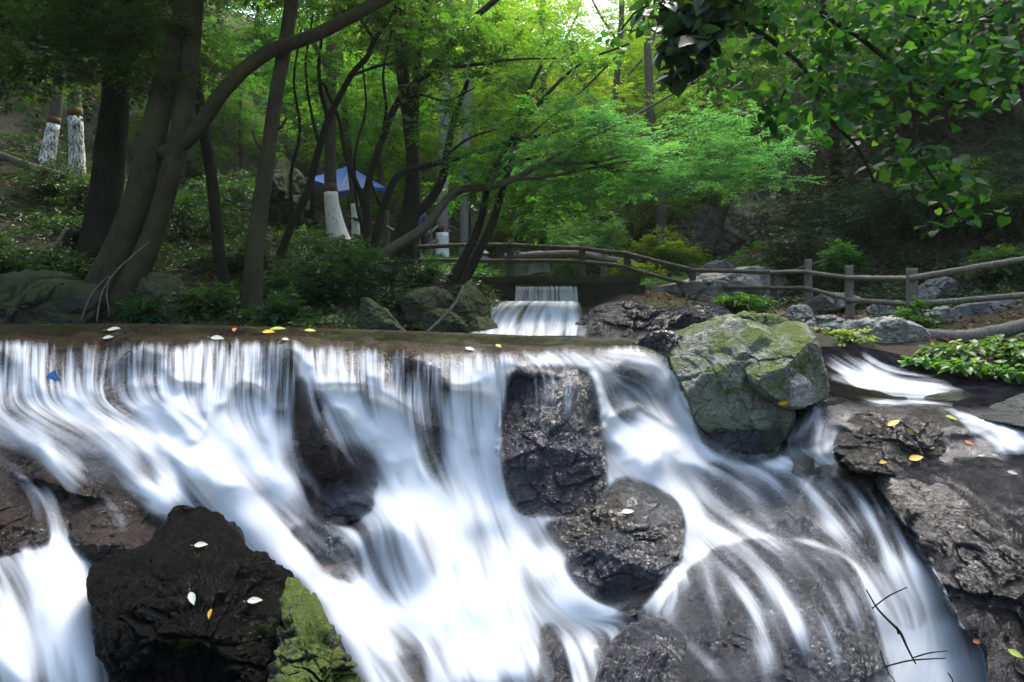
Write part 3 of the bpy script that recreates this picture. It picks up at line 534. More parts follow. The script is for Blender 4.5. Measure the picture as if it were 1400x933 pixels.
# the way the water runs: polylines with width (px) and extra white (+) or less (-)
flows = [
 ([(30,470),(22,500),(18,540)],5,.35),([(150,470),(142,500),(130,530)],0,0),([(300,470),(300,520),(290,560)],0,0),([(500,475),(505,520),(515,560)],0,0),([(620,480),(620,530),(625,600)],0,0),
 *[([(x_, 472), (x_ - 1, 500), (x_ - 2, 532)], 0, 0) for x_ in range(-100, 700, 22)],
 ([(200,560),(250,590),(300,640),(340,690),(390,740),(440,800),(490,860),(520,930)],26,.25),
 ([(110,535),(170,570),(230,590),(270,630),(300,680)],22,.25),
 ([(330,540),(345,600),(370,650),(410,690)],14,.15),([(395,520),(392,580),(398,640),(425,690),(450,710)],8,.3),
 ([(418,508),(440,520),(462,545),(490,580),(515,620),(530,660)],9,.35),([(440,560),(455,600),(470,640)],6,.2),
 ([(530,520),(532,580),(535,640),(538,672)],9,.5),([(560,560),(565,620),(565,665)],6,.1),([(612,540),(614,600),(616,665)],8,.2),([(665,520),(668,590),(672,660)],9,.35),
 ([(640,505),(660,515),(685,508),(700,500)],6,.25),
 ([(0,632),(40,642),(80,680),(92,735)],9,.35),([(40,600),(90,612),(125,650),(190,668),(240,680),(290,720)],9,.3),([(95,560),(140,590),(165,625),(185,660)],9,.25),([(20,560),(60,590),(110,600),(150,640)],9,.15),
 ([(180,575),(210,610),(240,650),(262,700)],5,.3),
 ([(0,765),(40,800),(60,860),(80,930)],26,.15),([(85,765),(115,800),(125,860),(140,930)],14,.2),
 ([(470,740),(490,700),(540,680),(590,690),(620,730),(610,790),(600,830)],14,.45),([(478,720),(500,760),(505,800),(520,850)],10,.3),
 ([(640,680),(640,760),(650,830),(690,900),(720,950)],30,.2),([(700,700),(740,760),(770,810),(800,830)],18,.35),
 ([(500,810),(560,850),(620,860),(660,900),(690,950)],14,.3),([(430,790),(480,830),(560,850)],10,.3),
 ([(730,820),(775,838),(820,838),(880,812),(930,775),(940,745)],12,.4),([(745,850),(770,870),(790,910),(800,950)],9,.35),([(800,870),(815,910),(825,950)],7,.3),
 ([(860,490),(890,490),(915,520),(940,570),(970,600)],22,.25),([(800,498),(815,520),(825,555),(845,590),(870,600)],7,.6),([(850,595),(900,610),(960,620),(1030,635),(1100,640)],14,.35),
 ([(850,600),(870,640),(915,660),(935,700),(935,740)],16,.4),([(935,700),(980,730),(1040,745),(1110,745),(1160,770),(1190,820),(1215,880)],8,.55),
 ([(950,730),(990,760),(1030,800),(1060,850),(1075,930)],9,.35),([(960,745),(940,790),(905,830),(880,850)],8,.4),([(1000,740),(1060,770),(1120,830),(1170,900),(1190,950)],7,.22),
 ([(1040,745),(1080,800),(1110,870),(1130,940)],6,.15),([(905,850),(950,890),(985,930)],6,.35),([(880,850),(905,885),(925,940)],6,.4,1),([(850,862),(858,900),(870,940)],6,.34,1),
 ([(1090,650),(1130,690),(1160,740),(1185,790)],6,.22),([(1110,650),(1150,680),(1185,740),(1210,800)],5,.14),([(1195,655),(1210,690),(1222,730),(1250,780),(1280,830)],10,.4),
 ([(1225,760),(1255,800),(1290,850),(1320,900)],14,.3),([(1150,760),(1180,790),(1215,840),(1240,900)],12,.4),
 ([(1120,560),(1090,590),(1062,612)],6,.5),([(1118,572),(1122,592),(1116,612)],6,.5),([(1140,580),(1140,600),(1128,618)],5,.4),([(1160,560),(1158,580),(1152,600)],4,.5),([(1085,570),(1075,596),(1068,612)],5,.5),
 ([(1060,618),(1110,630),(1160,642)],8,.25),
 ([(1310,560),(1345,570),(1372,590),(1392,625),(1400,650)],9,.35),([(1300,562),(1350,566),(1400,590),(1430,620)],10,.3),
 ([(1128,490),(1160,510),(1190,520),(1260,528),(1320,540)],7,.5),([(1180,488),(1195,508),(1220,522)],6,.5),([(1140,520),(1200,532),(1280,536)],5,.3),([(1130,546),(1200,549),(1300,551)],4,.25),([(1115,548),(1118,556),(1112,575)],4,.5),([(1180,548),(1176,558),(1172,566)],3,.3),([(1140,505),(1175,525),(1230,533),(1300,540)],6,.35),
 ([(985,745),(1010,790),(1040,850),(1060,930)],9,.42,1), ([(1010,740),(1050,790),(1085,850),(1105,930)],8,.5,1), ([(1040,738),(1090,790),(1130,850),(1150,930)],7,.36,1), ([(960,760),(975,820),(985,890)],6,.3,1), ([(1075,745),(1120,800),(1160,870),(1180,930)],5,.34,1), ([(1140,775),(1165,830),(1180,880)],5,.3,1),
 ([(1090,652),(1120,690),(1150,735)],7,.36,1),([(1120,655),(1160,700),(1190,750)],6,.32,1),([(1150,655),(1190,710),(1220,780),(1240,830)],6,.38,1),([(1050,650),(1075,690),(1100,735)],6,.26,1),([(1000,645),(1030,680),(1060,725)],7,.26,1),
 ([(735,498),(738,540),(736,590)],7,.36,1),([(775,498),(778,530),(776,575)],5,.3,1),([(755,498),(757,530),(756,556)],4,.26,1),([(420,506),(442,522),(464,547),(492,582),(516,622)],9,.5,1),([(440,545),(456,590),(472,640)],7,.34,1),([(425,515),(430,550),(440,590)],5,.24,1),
 ([(150,590),(175,620),(200,660),(215,690)],7,.3,1),([(190,600),(215,640),(235,685)],6,.34,1),([(30,570),(60,600),(75,650)],7,.25,1),([(190,690),(225,700),(260,720)],6,.4,1),([(120,665),(150,690),(170,730)],6,.24,1),([(20,645),(45,680),(55,730)],5,.22,1),
 ([(560,680),(620,760),(650,850),(680,940)],55,.5,2),([(420,770),(480,830),(560,920)],34,.45,2),([(850,600),(900,650),(930,720)],28,.4,2),([(180,560),(280,630),(380,730)],34,.4,2),([(50,770),(70,850),(80,940)],40,.45,2),([(1000,640),(1080,690),(1150,740)],34,.16,2),([(960,740),(1040,800),(1090,900)],46,.14,2),([(1260,800),(1280,860),(1270,930)],34,.45,2),([(500,650),(540,700),(520,760)],30,.35,2),([(720,700),(760,770),(800,830)],26,.35,2),([(40,560),(110,600),(180,650)],34,.22,2),
 ([(820,470),(860,474),(900,480)],5,.3),([(700,492),(760,496),(800,496)],6,.3),([(735,500),(738,540),(736,560)],6,.35),([(775,500),(778,530),(776,560)],4,.2),
]
STEP = 1.6
wu = np.arange(-120, 1500, STEP); wv = np.arange(440, 1010, STEP)
WU, WV = np.meshgrid(wu, wv)
def gblur(a, s):
    """separable gaussian blur, s in cells"""
    k = np.arange(-int(3 * s) - 1, int(3 * s) + 2); g = np.exp(-.5 * (k / s) ** 2); g /= g.sum()
    for ax in (0, 1):
        p = [(0, 0), (0, 0)]; p[ax] = (len(k) // 2,) * 2
        b = np.pad(a, p, mode='edge'); o = 0
        for i, w in enumerate(g):
            sl = [slice(None)] * 2; sl[ax] = slice(i, i + a.shape[ax]); o = o + w * b[tuple(sl)]
        a = o
    return a
def polyline_px(pts, step=2.0):
    p = np.asarray(pts, float); L = np.linalg.norm(np.diff(p, axis=0), axis=1).sum()
    return catmull(p, max(4, int(L / step)))
# base density: locally weighted mean of the readings
num = np.zeros(WU.shape); den = np.zeros(WU.shape) + 1e-9
for u, v, d in _dp:
    for sg, ww in ((20., 1.), (60., .004)):
        r = sg * 3; j0, j1 = np.searchsorted(wu, [u - r, u + r]); i0, i1 = np.searchsorted(wv, [v - r, v + r])
        g = ww * np.exp(-.5 * (((wu[None, j0:j1] - u) / sg) ** 2 + ((wv[i0:i1, None] - v) / (sg * .8)) ** 2))
        num[i0:i1, j0:j1] += g * d; den[i0:i1, j0:j1] += g
base = num / den
# direction field
fx = np.zeros(WU.shape); fy = np.full(WU.shape, .03)
add = np.zeros(WU.shape)
veil = np.zeros(WU.shape); mist = np.zeros(WU.shape)
for pts, wd, am, *vl in flows:
    q = polyline_px(pts, 4.0); t = np.gradient(q, axis=0); t /= np.linalg.norm(t, axis=1)[:, None]
    sg = max(16., wd * 1.0); best = np.zeros(WU.shape)
    taper = np.minimum(1, np.minimum(np.arange(len(q)), np.arange(len(q))[::-1]) / max(3., len(q) * .22))
    for (u, v), (tx, ty), tp in zip(q, t, taper):
        r = sg * 3; j0, j1 = np.searchsorted(wu, [u - r, u + r]); i0, i1 = np.searchsorted(wv, [v - r, v + r])
        d2 = (wu[None, j0:j1] - u) ** 2 + (wv[i0:i1, None] - v) ** 2
        g = np.exp(-.5 * d2 / sg ** 2); kw = 1.0 if wd else 3.0; fx[i0:i1, j0:j1] += kw * g * tx; fy[i0:i1, j0:j1] += kw * g * ty
        if wd: best[i0:i1, j0:j1] = np.maximum(best[i0:i1, j0:j1], np.exp(-.5 * d2 / wd ** 2) * tp)
    if vl and vl[0] == 2: mist = np.maximum(mist, am * gblur(best, 3.0))
    elif vl: veil = np.maximum(veil, am * best)
    else: add += am * .8 * best
def poly_mask(pts, soft):
    q = catmull(pts, 120, True); x0, x1 = q[:, 0], np.roll(q[:, 0], -1); y0, y1 = q[:, 1], np.roll(q[:, 1], -1); ins = np.zeros(WU.shape, bool)
    for a, b, c, d in zip(x0, y0, x1, y1):
        if b == d: continue
        ins ^= ((b > WV) != (d > WV)) & (WU < (c - a) * (WV - b) / (d - b) + a)
    return gblur(ins.astype(float), soft)
wet = np.ones(WU.shape)
for ol, k in OUTLINE.values(): wet *= 1 - k * sstep(.25, .95, poly_mask(ol, 3.6))
base = base * wet
nn = np.sqrt(fx ** 2 + fy ** 2); fx /= nn; fy /= nn
def lic(noise, L):
    acc = noise.copy(); wsum = 1.0
    for sgn in (1, -1):
        pu = WU.copy(); pv = WV.copy()
        for k in range(L):
            j = np.clip(((pu - wu[0]) / STEP).round().astype(int), 0, len(wu) - 1); i = np.clip(((pv - wv[0]) / STEP).round().astype(int), 0, len(wv) - 1)
            pu = pu + sgn * STEP * fx[i, j]; pv = pv + sgn * STEP * fy[i, j]
            J = np.clip((pu - wu[0]) / STEP, 0, len(wu) - 1.001); I = np.clip((pv - wv[0]) / STEP, 0, len(wv) - 1.001)
            j0 = J.astype(int); i0 = I.astype(int); a = J - j0; b = I - i0
            s = noise[i0, j0] * (1 - a) * (1 - b) + noise[i0, j0 + 1] * a * (1 - b) + noise[i0 + 1, j0] * (1 - a) * b + noise[i0 + 1, j0 + 1] * a * b
            w = .5 + .5 * math.cos(PI * k / L); acc += w * s
    acc -= acc.mean(); return acc / acc.std()
rs = np.random.RandomState(5)
fine = lic(rs.normal(size=WU.shape), 26)
fine2 = lic(gblur(rs.normal(size=WU.shape), 1.3), 34)
coarse = lic(gblur(rs.normal(size=WU.shape), 4.0), 60)
puff = gblur(rs.normal(size=WU.shape), 10.0); puff /= puff.std(); puff2 = gblur(rs.normal(size=WU.shape), 22.0); puff2 /= puff2.std()
soft = gblur(coarse, 2.2); soft /= soft.std()
upper = 1 - sstep(520, 640, WV + 30 * fbm(np.stack([WU / 70, WV / 200, 0 * WU], -1), 2))
left = 1 - .6 * sstep(690, 860, WU)
hard = np.ones(WU.shape)
for ol, k in OUTLINE.values():
    if k >= 1: hard *= 1 - sstep(.4, .8, poly_mask(ol, 1.2))
dens = (base + add * (.35 + .65 * wet) + veil) * hard
body = np.clip(dens, 0, 1.3)
curtain = upper * left
rside = sstep(880, 980, WU) * .35
mod = .14 * fine * (.10 + rside + 1.1 * curtain) + .20 * fine2 * (.16 + rside + 1.0 * curtain) + .10 * coarse * (.4 + curtain) + .24 * soft * (1 - .6 * curtain) + .12 * puff * (1 - .7 * curtain) + .14 * puff2 * (1 - .7 * curtain)
thin = np.clip(body * 2.2, 0, 1) * np.clip(1.6 - body, .45, 1)
lowr = sstep(590, 690, WV) * (1 - sstep(860, 960, WU))
mod = mod * (1 + .35 * lowr) + lowr * (.12 * fine2 + .15 * soft)
body = body * (1 - .06 * lowr)
dens = body + mod * thin
dens = np.clip(dens, 0, 1.2); dens = dens + mist * hard * (.4 + .6 * wet) * np.clip(1 - dens, 0, 1)
dens = np.clip(dens, 0, 1.2)
dens = np.clip((dens - .03) / .97, 0, 1) ** (1.2 + .35 * sstep(640, 760, WV)) * .94
_st = sstep(1095, 1125, WU) * (1 - sstep(552, 562, WV)); dens = dens * (1 - _st) + _st * np.clip(dens * 1.2 - .16, 0, .85)
VL = np.interp(wu, [-200, 0, 100, 160, 300, 400, 450, 560, 640, 720, 800, 880, 930, 1000, 1100, 1180, 1300, 1600], [466, 466, 470, 472, 466, 468, 472, 480, 484, 480, 476, 474, 480, 500, 490, 478, 505, 545])
edge = VL[None] + 8 * fbm(np.stack([WU / 8, WU * 0, WU * 0], -1), 3) + 14 * np.clip(fbm(np.stack([WU / 45, WU * 0 + 8, WU * 0], -1), 2), 0, 1)
dens = dens * sstep(-4, 10, WV - edge)
# drop the veil over the rock face: where each bit of water meets rock, measured outwards from the gorge
vs, fs, o = [], [], 0
for V_, F_ in SOLID:
    vs.append(V_); fs.append(F_ + o); o += len(V_)
VA = np.concatenate(vs); FA = np.concatenate(fs)
tree_bed = BVHTree.FromPolygons([tuple(v) for v in VA], [tuple(f) for f in FA])
for V_, F_ in NEAR:
    vs.append(V_); fs.append(F_ + o); o += len(V_)
VA = np.concatenate(vs); FA = np.concatenate(fs)
tree = BVHTree.FromPolygons([tuple(v) for v in VA], [tuple(f) for f in FA])
eye = np.array([0, 0, ZC]); dirs = W(WU, WV, np.ones(WU.shape)) - eye
dep = np.full(WU.shape, np.nan)
org = Vector((0, 0, ZC))
for i in range(WU.shape[0]):
    for j in range(WU.shape[1]):
        if dens[i, j] > .004 or (i % 4 == 0 and j % 4 == 0):
            h = tree_bed.ray_cast(org, Vector(dirs[i, j]))
            if h[0] is not None: dep[i, j] = h[0].y
bedD = Dbed(WU, WV)
ok = np.isfinite(dep); dep0 = np.where(ok, dep, bedD)
sm = gblur(np.where(dens > .004, dep0, np.minimum(dep0, bedD)), 5.0)
wide = gblur(dens, 6.0)
surf = np.minimum(sm, dep0) - .012 - .05 * gblur(dens, 2.0) - .07 * wide * sstep(560, 660, WV) - .006 * coarse * dens
surf = gblur(surf, 1.6)
lowz = sstep(600, 720, WV); surf = surf * (1 - lowz) + gblur(surf, 8.0) * lowz
surf = np.minimum(surf, dep0 - .006)
Pw = W(WU, WV, surf)
Fq = grid_faces(*WU.shape)[:, ::-1]
keep = dens.ravel()[Fq].max(1) > .012
Fq = Fq[keep]
used = np.unique(Fq); remap = -np.ones(WU.size, int); remap[used] = np.arange(len(used))
def water_piece(name, sel):
    f = Fq[sel]; us_ = np.unique(f); rm = -np.ones(WU.size, int); rm[us_] = np.arange(len(us_))
    o = link_mesh(name, np_mesh(name, Pw.reshape(-1, 3)[us_], rm[f], attrs={'whiteness': dens.ravel()[us_]}), M['silk'])
    return tag(o, kind='structure')
fu = WU.ravel()[Fq].mean(1); fv = WV.ravel()[Fq].mean(1)
is_stream = (fu > 1100) & (fv < 556)
water_piece('waterfall_water', ~is_stream)
water_piece('stream_water', is_stream)

# upper waterfall: a straight sheet over the sill, then a spreading white slope
def sheet(name, rows, nu, dfun, bulge=.0):
    """rows: (u_left, u_right, v, Y) stations from top to bottom"""
    R = catmull(np.array(rows, float), 70); s = np.linspace(0, 1, nu)
    U = R[:, :1] + (R[:, 1:2] - R[:, :1]) * s; V_ = np.repeat(R[:, 2:3], nu, 1); Y_ = R[:, 3:4] - bulge * (1 - (2 * s - 1) ** 2)[None]
    tt = np.repeat(np.linspace(0, 1, 70)[:, None], nu, 1); ss = np.repeat(s[None], 70, 0)
    Y_ = Y_ + .10 * fbm(np.stack([ss * 7, tt * 4, ss * 0], -1), 3) * sstep(.2, .5, tt) * (bulge > 0)
    d = dfun(ss, tt)
    o = link_mesh(name, np_mesh(name, W(U, V_, Y_).reshape(-1, 3), grid_faces(70, nu)[:, ::-1], attrs={'whiteness': d.ravel()}), M['silk'])
    return tag(o, kind='structure')
def d_top(s, t):
    n = fbm(np.stack([s * 26, t * .6, s * 0], -1), 3)
    return np.clip(.42 + .75 * n + .25 * t - .25 * (t < .06), 0.05, .97)
def d_low(s, t):
    n = fbm(np.stack([(s - .5) * 13 * (1 + .2 * t), t * 1.3, s * 0 + 4], -1), 4)
    e = sstep(0, .09, s) * sstep(0, .12, 1 - s)
    return np.clip((.66 + 1.15 * n) * e, 0, .98)
sheet('waterfall_water', [(705,788,391,14.6),(705,789,396,14.5),(704,790,406,14.45),(704,790,418,14.4)], 120, d_top)
sheet('waterfall_water', [(688,792,412,14.3),(672,796,419,13.4),(657,800,431,11.6),(646,804,444,9.8),(638,806,459,8.4)], 160, d_low, .5)
# still water above the weir, and the shallow pools on the right
def flat_poly(name, pts, z, mat):
    bm = bmesh.new(); vs_ = [bm.verts.new((x, y, z)) for x, y in pts]; bm.faces.new(vs_)
    me = bpy.data.meshes.new(name); bm.to_mesh(me); bm.free()
    return tag(link_mesh(name, me, mat), kind='structure')
flat_poly('pool_water', [(-9,5.55),(2.0,5.55),(2.4,7),(2.6,9.5),(.5,10.8),(-4,10.8),(-11,10.8)], -.13, M['pool'])
def skin(name, pts, mat, lift=.01):
    """a thin film of water lying in a hollow of the rock: rows of (u, v) with the depth of the bed"""
    p = np.array(pts, float); c = p.mean(0); O = catmull(p, 60, True); r = np.linspace(0, 1, 14)
    UVp = c + (O[None] - c) * r[:, None, None]; D = Dbed(UVp[..., 0], UVp[..., 1]) - lift
    return tag(link_mesh(name, np_mesh(name, W(UVp[..., 0], UVp[..., 1], D).reshape(-1, 3), grid_faces(14, 60, True), attrs={'film': np.repeat(1 - sstep(.45, 1.0, r), 60)}), mat), kind='structure')
skin('pool_water', [(1128,520),(1170,505),(1240,515),(1310,530),(1350,545),(1290,552),(1200,552),(1130,548)], M['film'], .045)
skin('pool_water', [(1010,630),(1060,616),(1120,622),(1190,648),(1200,664),(1120,652),(1060,648)], M['film'], .11)
# ------------------------------------------------------------------ leaves
def unit(a): return a / (np.linalg.norm(a, axis=-1, keepdims=True) + 1e-9)
def leaf_quads(p, d, up, L, w):
    """kite shaped leaves: base p, direction d, face normal near up, length L, half width w"""
    s = unit(np.cross(d, up)); n = np.cross(s, d)
    L = L[:, None]; w = w[:, None]
    a = p; b = p + d * L * .42 + s * w + n * L * .06; c = p + d * L - n * L * .12; e = p + d * L * .42 - s * w + n * L * .06
    return np.stack([a, b, c, e], 1).reshape(-1, 3)
def quads(n): return np.arange(n * 4).reshape(n, 4)
def spray_leaves(rs, cen, out, L, K, ll, lw, flat=.75, droop=.25):
    """feathered twigs: at each of cen a rachis along out carrying 2K leaflets and one at the tip"""
    n = len(cen)
    up = unit(np.c_[rs.normal(0, 1 - flat, (n, 2)), np.ones(n)])
    side = unit(np.cross(out, up)); up = np.cross(side, out)
    P, D, U, LL, LW = [], [], [], [], []
    for k in range(K):
        t = (k + .6) / K
        q = cen + out * (L * t)[:, None]; q[:, 2] -= droop * L * t * t
        sz = (1 - .45 * abs(t - .5)) * rs.uniform(.75, 1.2, n)
        for sg in (1, -1):
            d = unit(out * .55 + side * sg * 1.0 + up * rs.normal(0, .18, (n, 1)) + rs.normal(0, .12, (n, 3)))
            P.append(q); D.append(d); U.append(unit(up + rs.normal(0, .25, (n, 3)))); LL.append(ll * sz); LW.append(lw * sz)
    q = cen + out * L[:, None]; q[:, 2] -= droop * L
    P.append(q); D.append(unit(out - np.array([0, 0, droop]))); U.append(up); LL.append(np.full(n, ll)); LW.append(np.full(n, lw))
    return [np.concatenate(x) for x in (P, D, U, LL, LW)], 2 * K + 1
def crown_arrays(rs, clumps, spray=.34, K=4, ll=.10, lw=.024, flat=.75, droop=.25, dens=1.0):
    """clumps: (x, y, z, rx, ry, rz, n) in metres; returns verts and per-leaf tint"""
    cen, out, tint = [], [], []
    for (x, y, z, rx, ry, rz, n) in clumps:
        n = max(3, int(n * dens))
        q = unit(rs.normal(size=(n, 3))); r = rs.uniform(0, 1, (n, 1)) ** .42
        sub = unit(rs.normal(size=(max(3, n // 14), 3))) * rs.uniform(.4, 1, (max(3, n // 14), 1))
        pick = sub[rs.randint(0, len(sub), n)]
        q = np.where(rs.rand(n, 1) < .65, pick + q * r * .38, q * r)
        off = q * np.array([rx, ry, rz])
        cen.append(np.array([x, y, z]) + off)
        o = unit(off + 1e-6) * np.array([1, 1, .35]) + rs.normal(0, .55, (n, 3)) * np.array([1, 1, .35])
        out.append(unit(o))
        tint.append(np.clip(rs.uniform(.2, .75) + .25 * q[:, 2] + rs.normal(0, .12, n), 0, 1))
    cen = np.concatenate(cen); out = np.concatenate(out); tint = np.concatenate(tint)
    L = spray * rs.uniform(.6, 1.25, len(cen))
    (P, D, U, LL, LW), per = spray_leaves(rs, cen, out, L, K, ll, lw, flat, droop)
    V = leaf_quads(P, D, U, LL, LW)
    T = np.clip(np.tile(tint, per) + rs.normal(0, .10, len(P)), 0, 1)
    # the twigs that carry the leaves
    a = cen; b = cen + out * L[:, None]; b = b - np.array([0, 0, 1.0]) * (droop * L)[:, None]
    return V, T, (a, b)
def clump_px(u, v, Y, ru, rv, n, deep=1.0):
    c = W(u, v, Y); return (*c, ru / F * Y, ru / F * Y * deep, rv / F * Y, n)
def heart_quads(rs, p, d, up, L, wid=.52):
    """broad heart shaped leaves, each a fan of eight faces with a folded midrib"""
    s = unit(np.cross(d, up)); n = np.cross(s, d)
    prof = [(0, 0, 0), (-.10, .30, .05), (.12, .52, .09), (.42, .50, .10), (.72, .27, .02), (1.0, 0, -.14), (.72, -.27, .02), (.42, -.50, .10), (.12, -.52, .09), (-.10, -.30, .05)]
    mid = [(.42, 0, 0)]
    pts = []
    for a, b, c in prof + mid:
        pts.append(p + (d * a + s * (b * wid / .52) + n * (c + .03)) * L[:, None])
    V = np.stack(pts, 1); m = len(p)
    F_ = []
    for k in range(10): F_.append([k, (k + 1) % 10, 10])
    F_ = (np.array(F_)[None] + np.arange(m)[:, None, None] * 11).reshape(-1, 3)
    return V.reshape(-1, 3), F_, 10

M['leaf_deep'] = leaf_mat('deep_green_leaves', (.010, .040, .009), (.028, .090, .017), (.062, .145, .022), .52)
M['leaf_mid'] = leaf_mat('mid_green_leaves', (.018, .066, .012), (.042, .130, .020), (.090, .190, .024), .6)
M['leaf_bright'] = leaf_mat('bright_green_leaves', (.030, .098, .014), (.066, .165, .022), (.140, .235, .028), .68)
M['leaf_blue'] = leaf_mat('bluish_green_leaves', (.018, .085, .034), (.040, .150, .056), (.080, .20, .072), .6)
M['leaf_lime'] = leaf_mat('yellow_green_leaves', (.06, .12, .012), (.11, .19, .02), (.20, .26, .03), .5)
M['leaf_bank'] = leaf_mat('shade_toned_bank_leaves', (.007, .026, .007), (.017, .056, .012), (.040, .095, .016), .4)  # deep green darkened again, so the bank's shade sits in the colour
M['leaf_shade'] = leaf_mat('shade_toned_leaves', (.006, .020, .007), (.014, .040, .012), (.030, .065, .016), .35)  # dark copy of the greens; shade is put into the leaf colour
M['leaf_sun'] = leaf_mat('sun_toned_leaves', (.060, .14, .014), (.11, .205, .022), (.20, .28, .03), .7)  # lighter copy of the greens; the valley's sunlight is put into the colour
M['leaf_pale'] = leaf_mat('pale_sun_toned_leaves', (.06, .16, .06), (.12, .25, .10), (.20, .36, .17), .55)  # pale green raised further to stand for sunlight behind the bridge
M['leaf_fore'] = leaf_mat('broad_leaves', (.008, .040, .010), (.024, .090, .018), (.070, .165, .026), .52, rough=.55, gloss=.15)

# ------------------------------------------------------------------ wood
def tube_arrays(path, seg=12, rough=.10, flare=0.0, seed=0, close=True):
    """path: (n, 4) x y z radius"""
    P = np.asarray(path, float); n = len(P)
    t = unit(np.gradient(P[:, :3], axis=0))
    ref = np.array([0, 1.0, 0]) if abs(t[0, 1]) < .9 else np.array([1.0, 0, 0])
    a = unit(np.cross(t, ref)); b = np.cross(t, a)
    th = np.linspace(0, 2 * PI, seg, endpoint=False)
    r = P[:, 3:4] * np.ones((1, seg))
    L = np.r_[0, np.cumsum(np.linalg.norm(np.diff(P[:, :3], axis=0), axis=1))]
    if flare:
        r = r * (1 + flare * np.exp(-L / (P[0, 3] * 2.2 + 1e-6))[:, None] * (1 + .35 * np.cos(5 * th + seed))[None])
    dirs = a[:, None] * np.cos(th)[None, :, None] + b[:, None] * np.sin(th)[None, :, None]
    V = P[:, None, :3] + dirs * r[..., None]
    if rough:
        nz = fbm(np.stack([np.broadcast_to(np.cos(th)[None], r.shape) * 1.6 + seed, np.broadcast_to(np.sin(th)[None], r.shape) * 1.6, np.broadcast_to((L / (P[0, 3] * 3 + 1e-4))[:, None], r.shape)], -1), 4)
        V = V + dirs * (r * nz * rough)[..., None]
    V = V.reshape(-1, 3); Fq = grid_faces(n, seg, True)
    tri = []
    if close:
        V = np.concatenate([V, P[:1, :3], P[-1:, :3]]); k = n * seg
        i = np.arange(seg); j = (i + 1) % seg
        tri = np.concatenate([np.stack([j, i, np.full(seg, k)], -1), np.stack([(n - 1) * seg + i, (n - 1) * seg + j, np.full(seg, k + 1)], -1)])
    return V, Fq, tri
def px_path(pts, Y, n=None):
    """pts (u, v, r_px[, Y]) -> (x, y, z, r) evenly resampled"""
    q = np.array([(p[0], p[1], p[2], p[3] if len(p) > 3 else Y) for p in pts], float)
    w = W(q[:, 0], q[:, 1], q[:, 3]); r = q[:, 2] / F * q[:, 3]
    P = np.c_[w, r]
    L = np.linalg.norm(np.diff(w, axis=0), axis=1).sum()
    return catmull(P, n or max(8, int(L / max(.06, r.mean() * .9))))
def tubes_mesh(name, paths, seg=6, rough=.08):
    vs_, qs, tr, o = [], [], [], 0
    for k, p in enumerate(paths):
        V, Fq, T = tube_arrays(p, seg, rough, seed=k)
        vs_.append(V); qs.append(Fq + o); tr.append(np.asarray(T) + o); o += len(V)
    return np_mesh(name, np.concatenate(vs_), [np.concatenate(qs), np.concatenate(tr)])
def twig_arrays(ab, r=.004):
    a, b = ab; d = unit(b - a); s = unit(np.cross(d, [0.1, .2, 1])) * r; t = np.cross(d, s)
    V = np.stack([a + s, a - .5 * s + .87 * t, a - .5 * s - .87 * t, b], 1).reshape(-1, 3)
    k = np.arange(len(a))[:, None] * 4
    Fq = np.concatenate([k + [0, 1, 3], k + [1, 2, 3], k + [2, 0, 3]])
    return V, Fq
M['bark_brown'] = bark_mat('brown_bark', (.006, .0045, .003), (.055, .042, .027), moss=.5)
M['bark_dark'] = bark_mat('dark_bark', (.005, .0045, .004), (.018, .015, .012), moss=.2)
M['bark_grey'] = bark_mat('grey_bark', (.035, .030, .024), (.13, .115, .09), moss=.25)
M['bark_pale'] = bark_mat('pale_bark', (.10, .10, .085), (.30, .29, .25), moss=.15)
def wash_mat(name, patchy):
    m = N(name)
    co = m.n('ShaderNodeTexCoord').outputs['Object']
    st = m.n('ShaderNodeMapping', {'Vector': co, 'Scale': (1, 1, .35)}).outputs[0]
    n1 = m.noise(st, 22, 8, .75, .6)
    col = m.mix(m.ramp(n1, [(patchy - .06, 0.0), (patchy + .05, 1.0)]), (.05, .04, .03), m.mix(m.noise(co, 6, 5), (.52, .51, .47), (.80, .79, .74)))
    return m.done(m.n('ShaderNodeBsdfPrincipled', {'Base Color': col, 'Roughness': .9, 'Specular IOR Level': .15, 'Normal': m.bump(n1, .6, .02)}))
M['wash'] = wash_mat('whitewash', .40); M['wash_worn'] = wash_mat('worn_whitewash', .50)

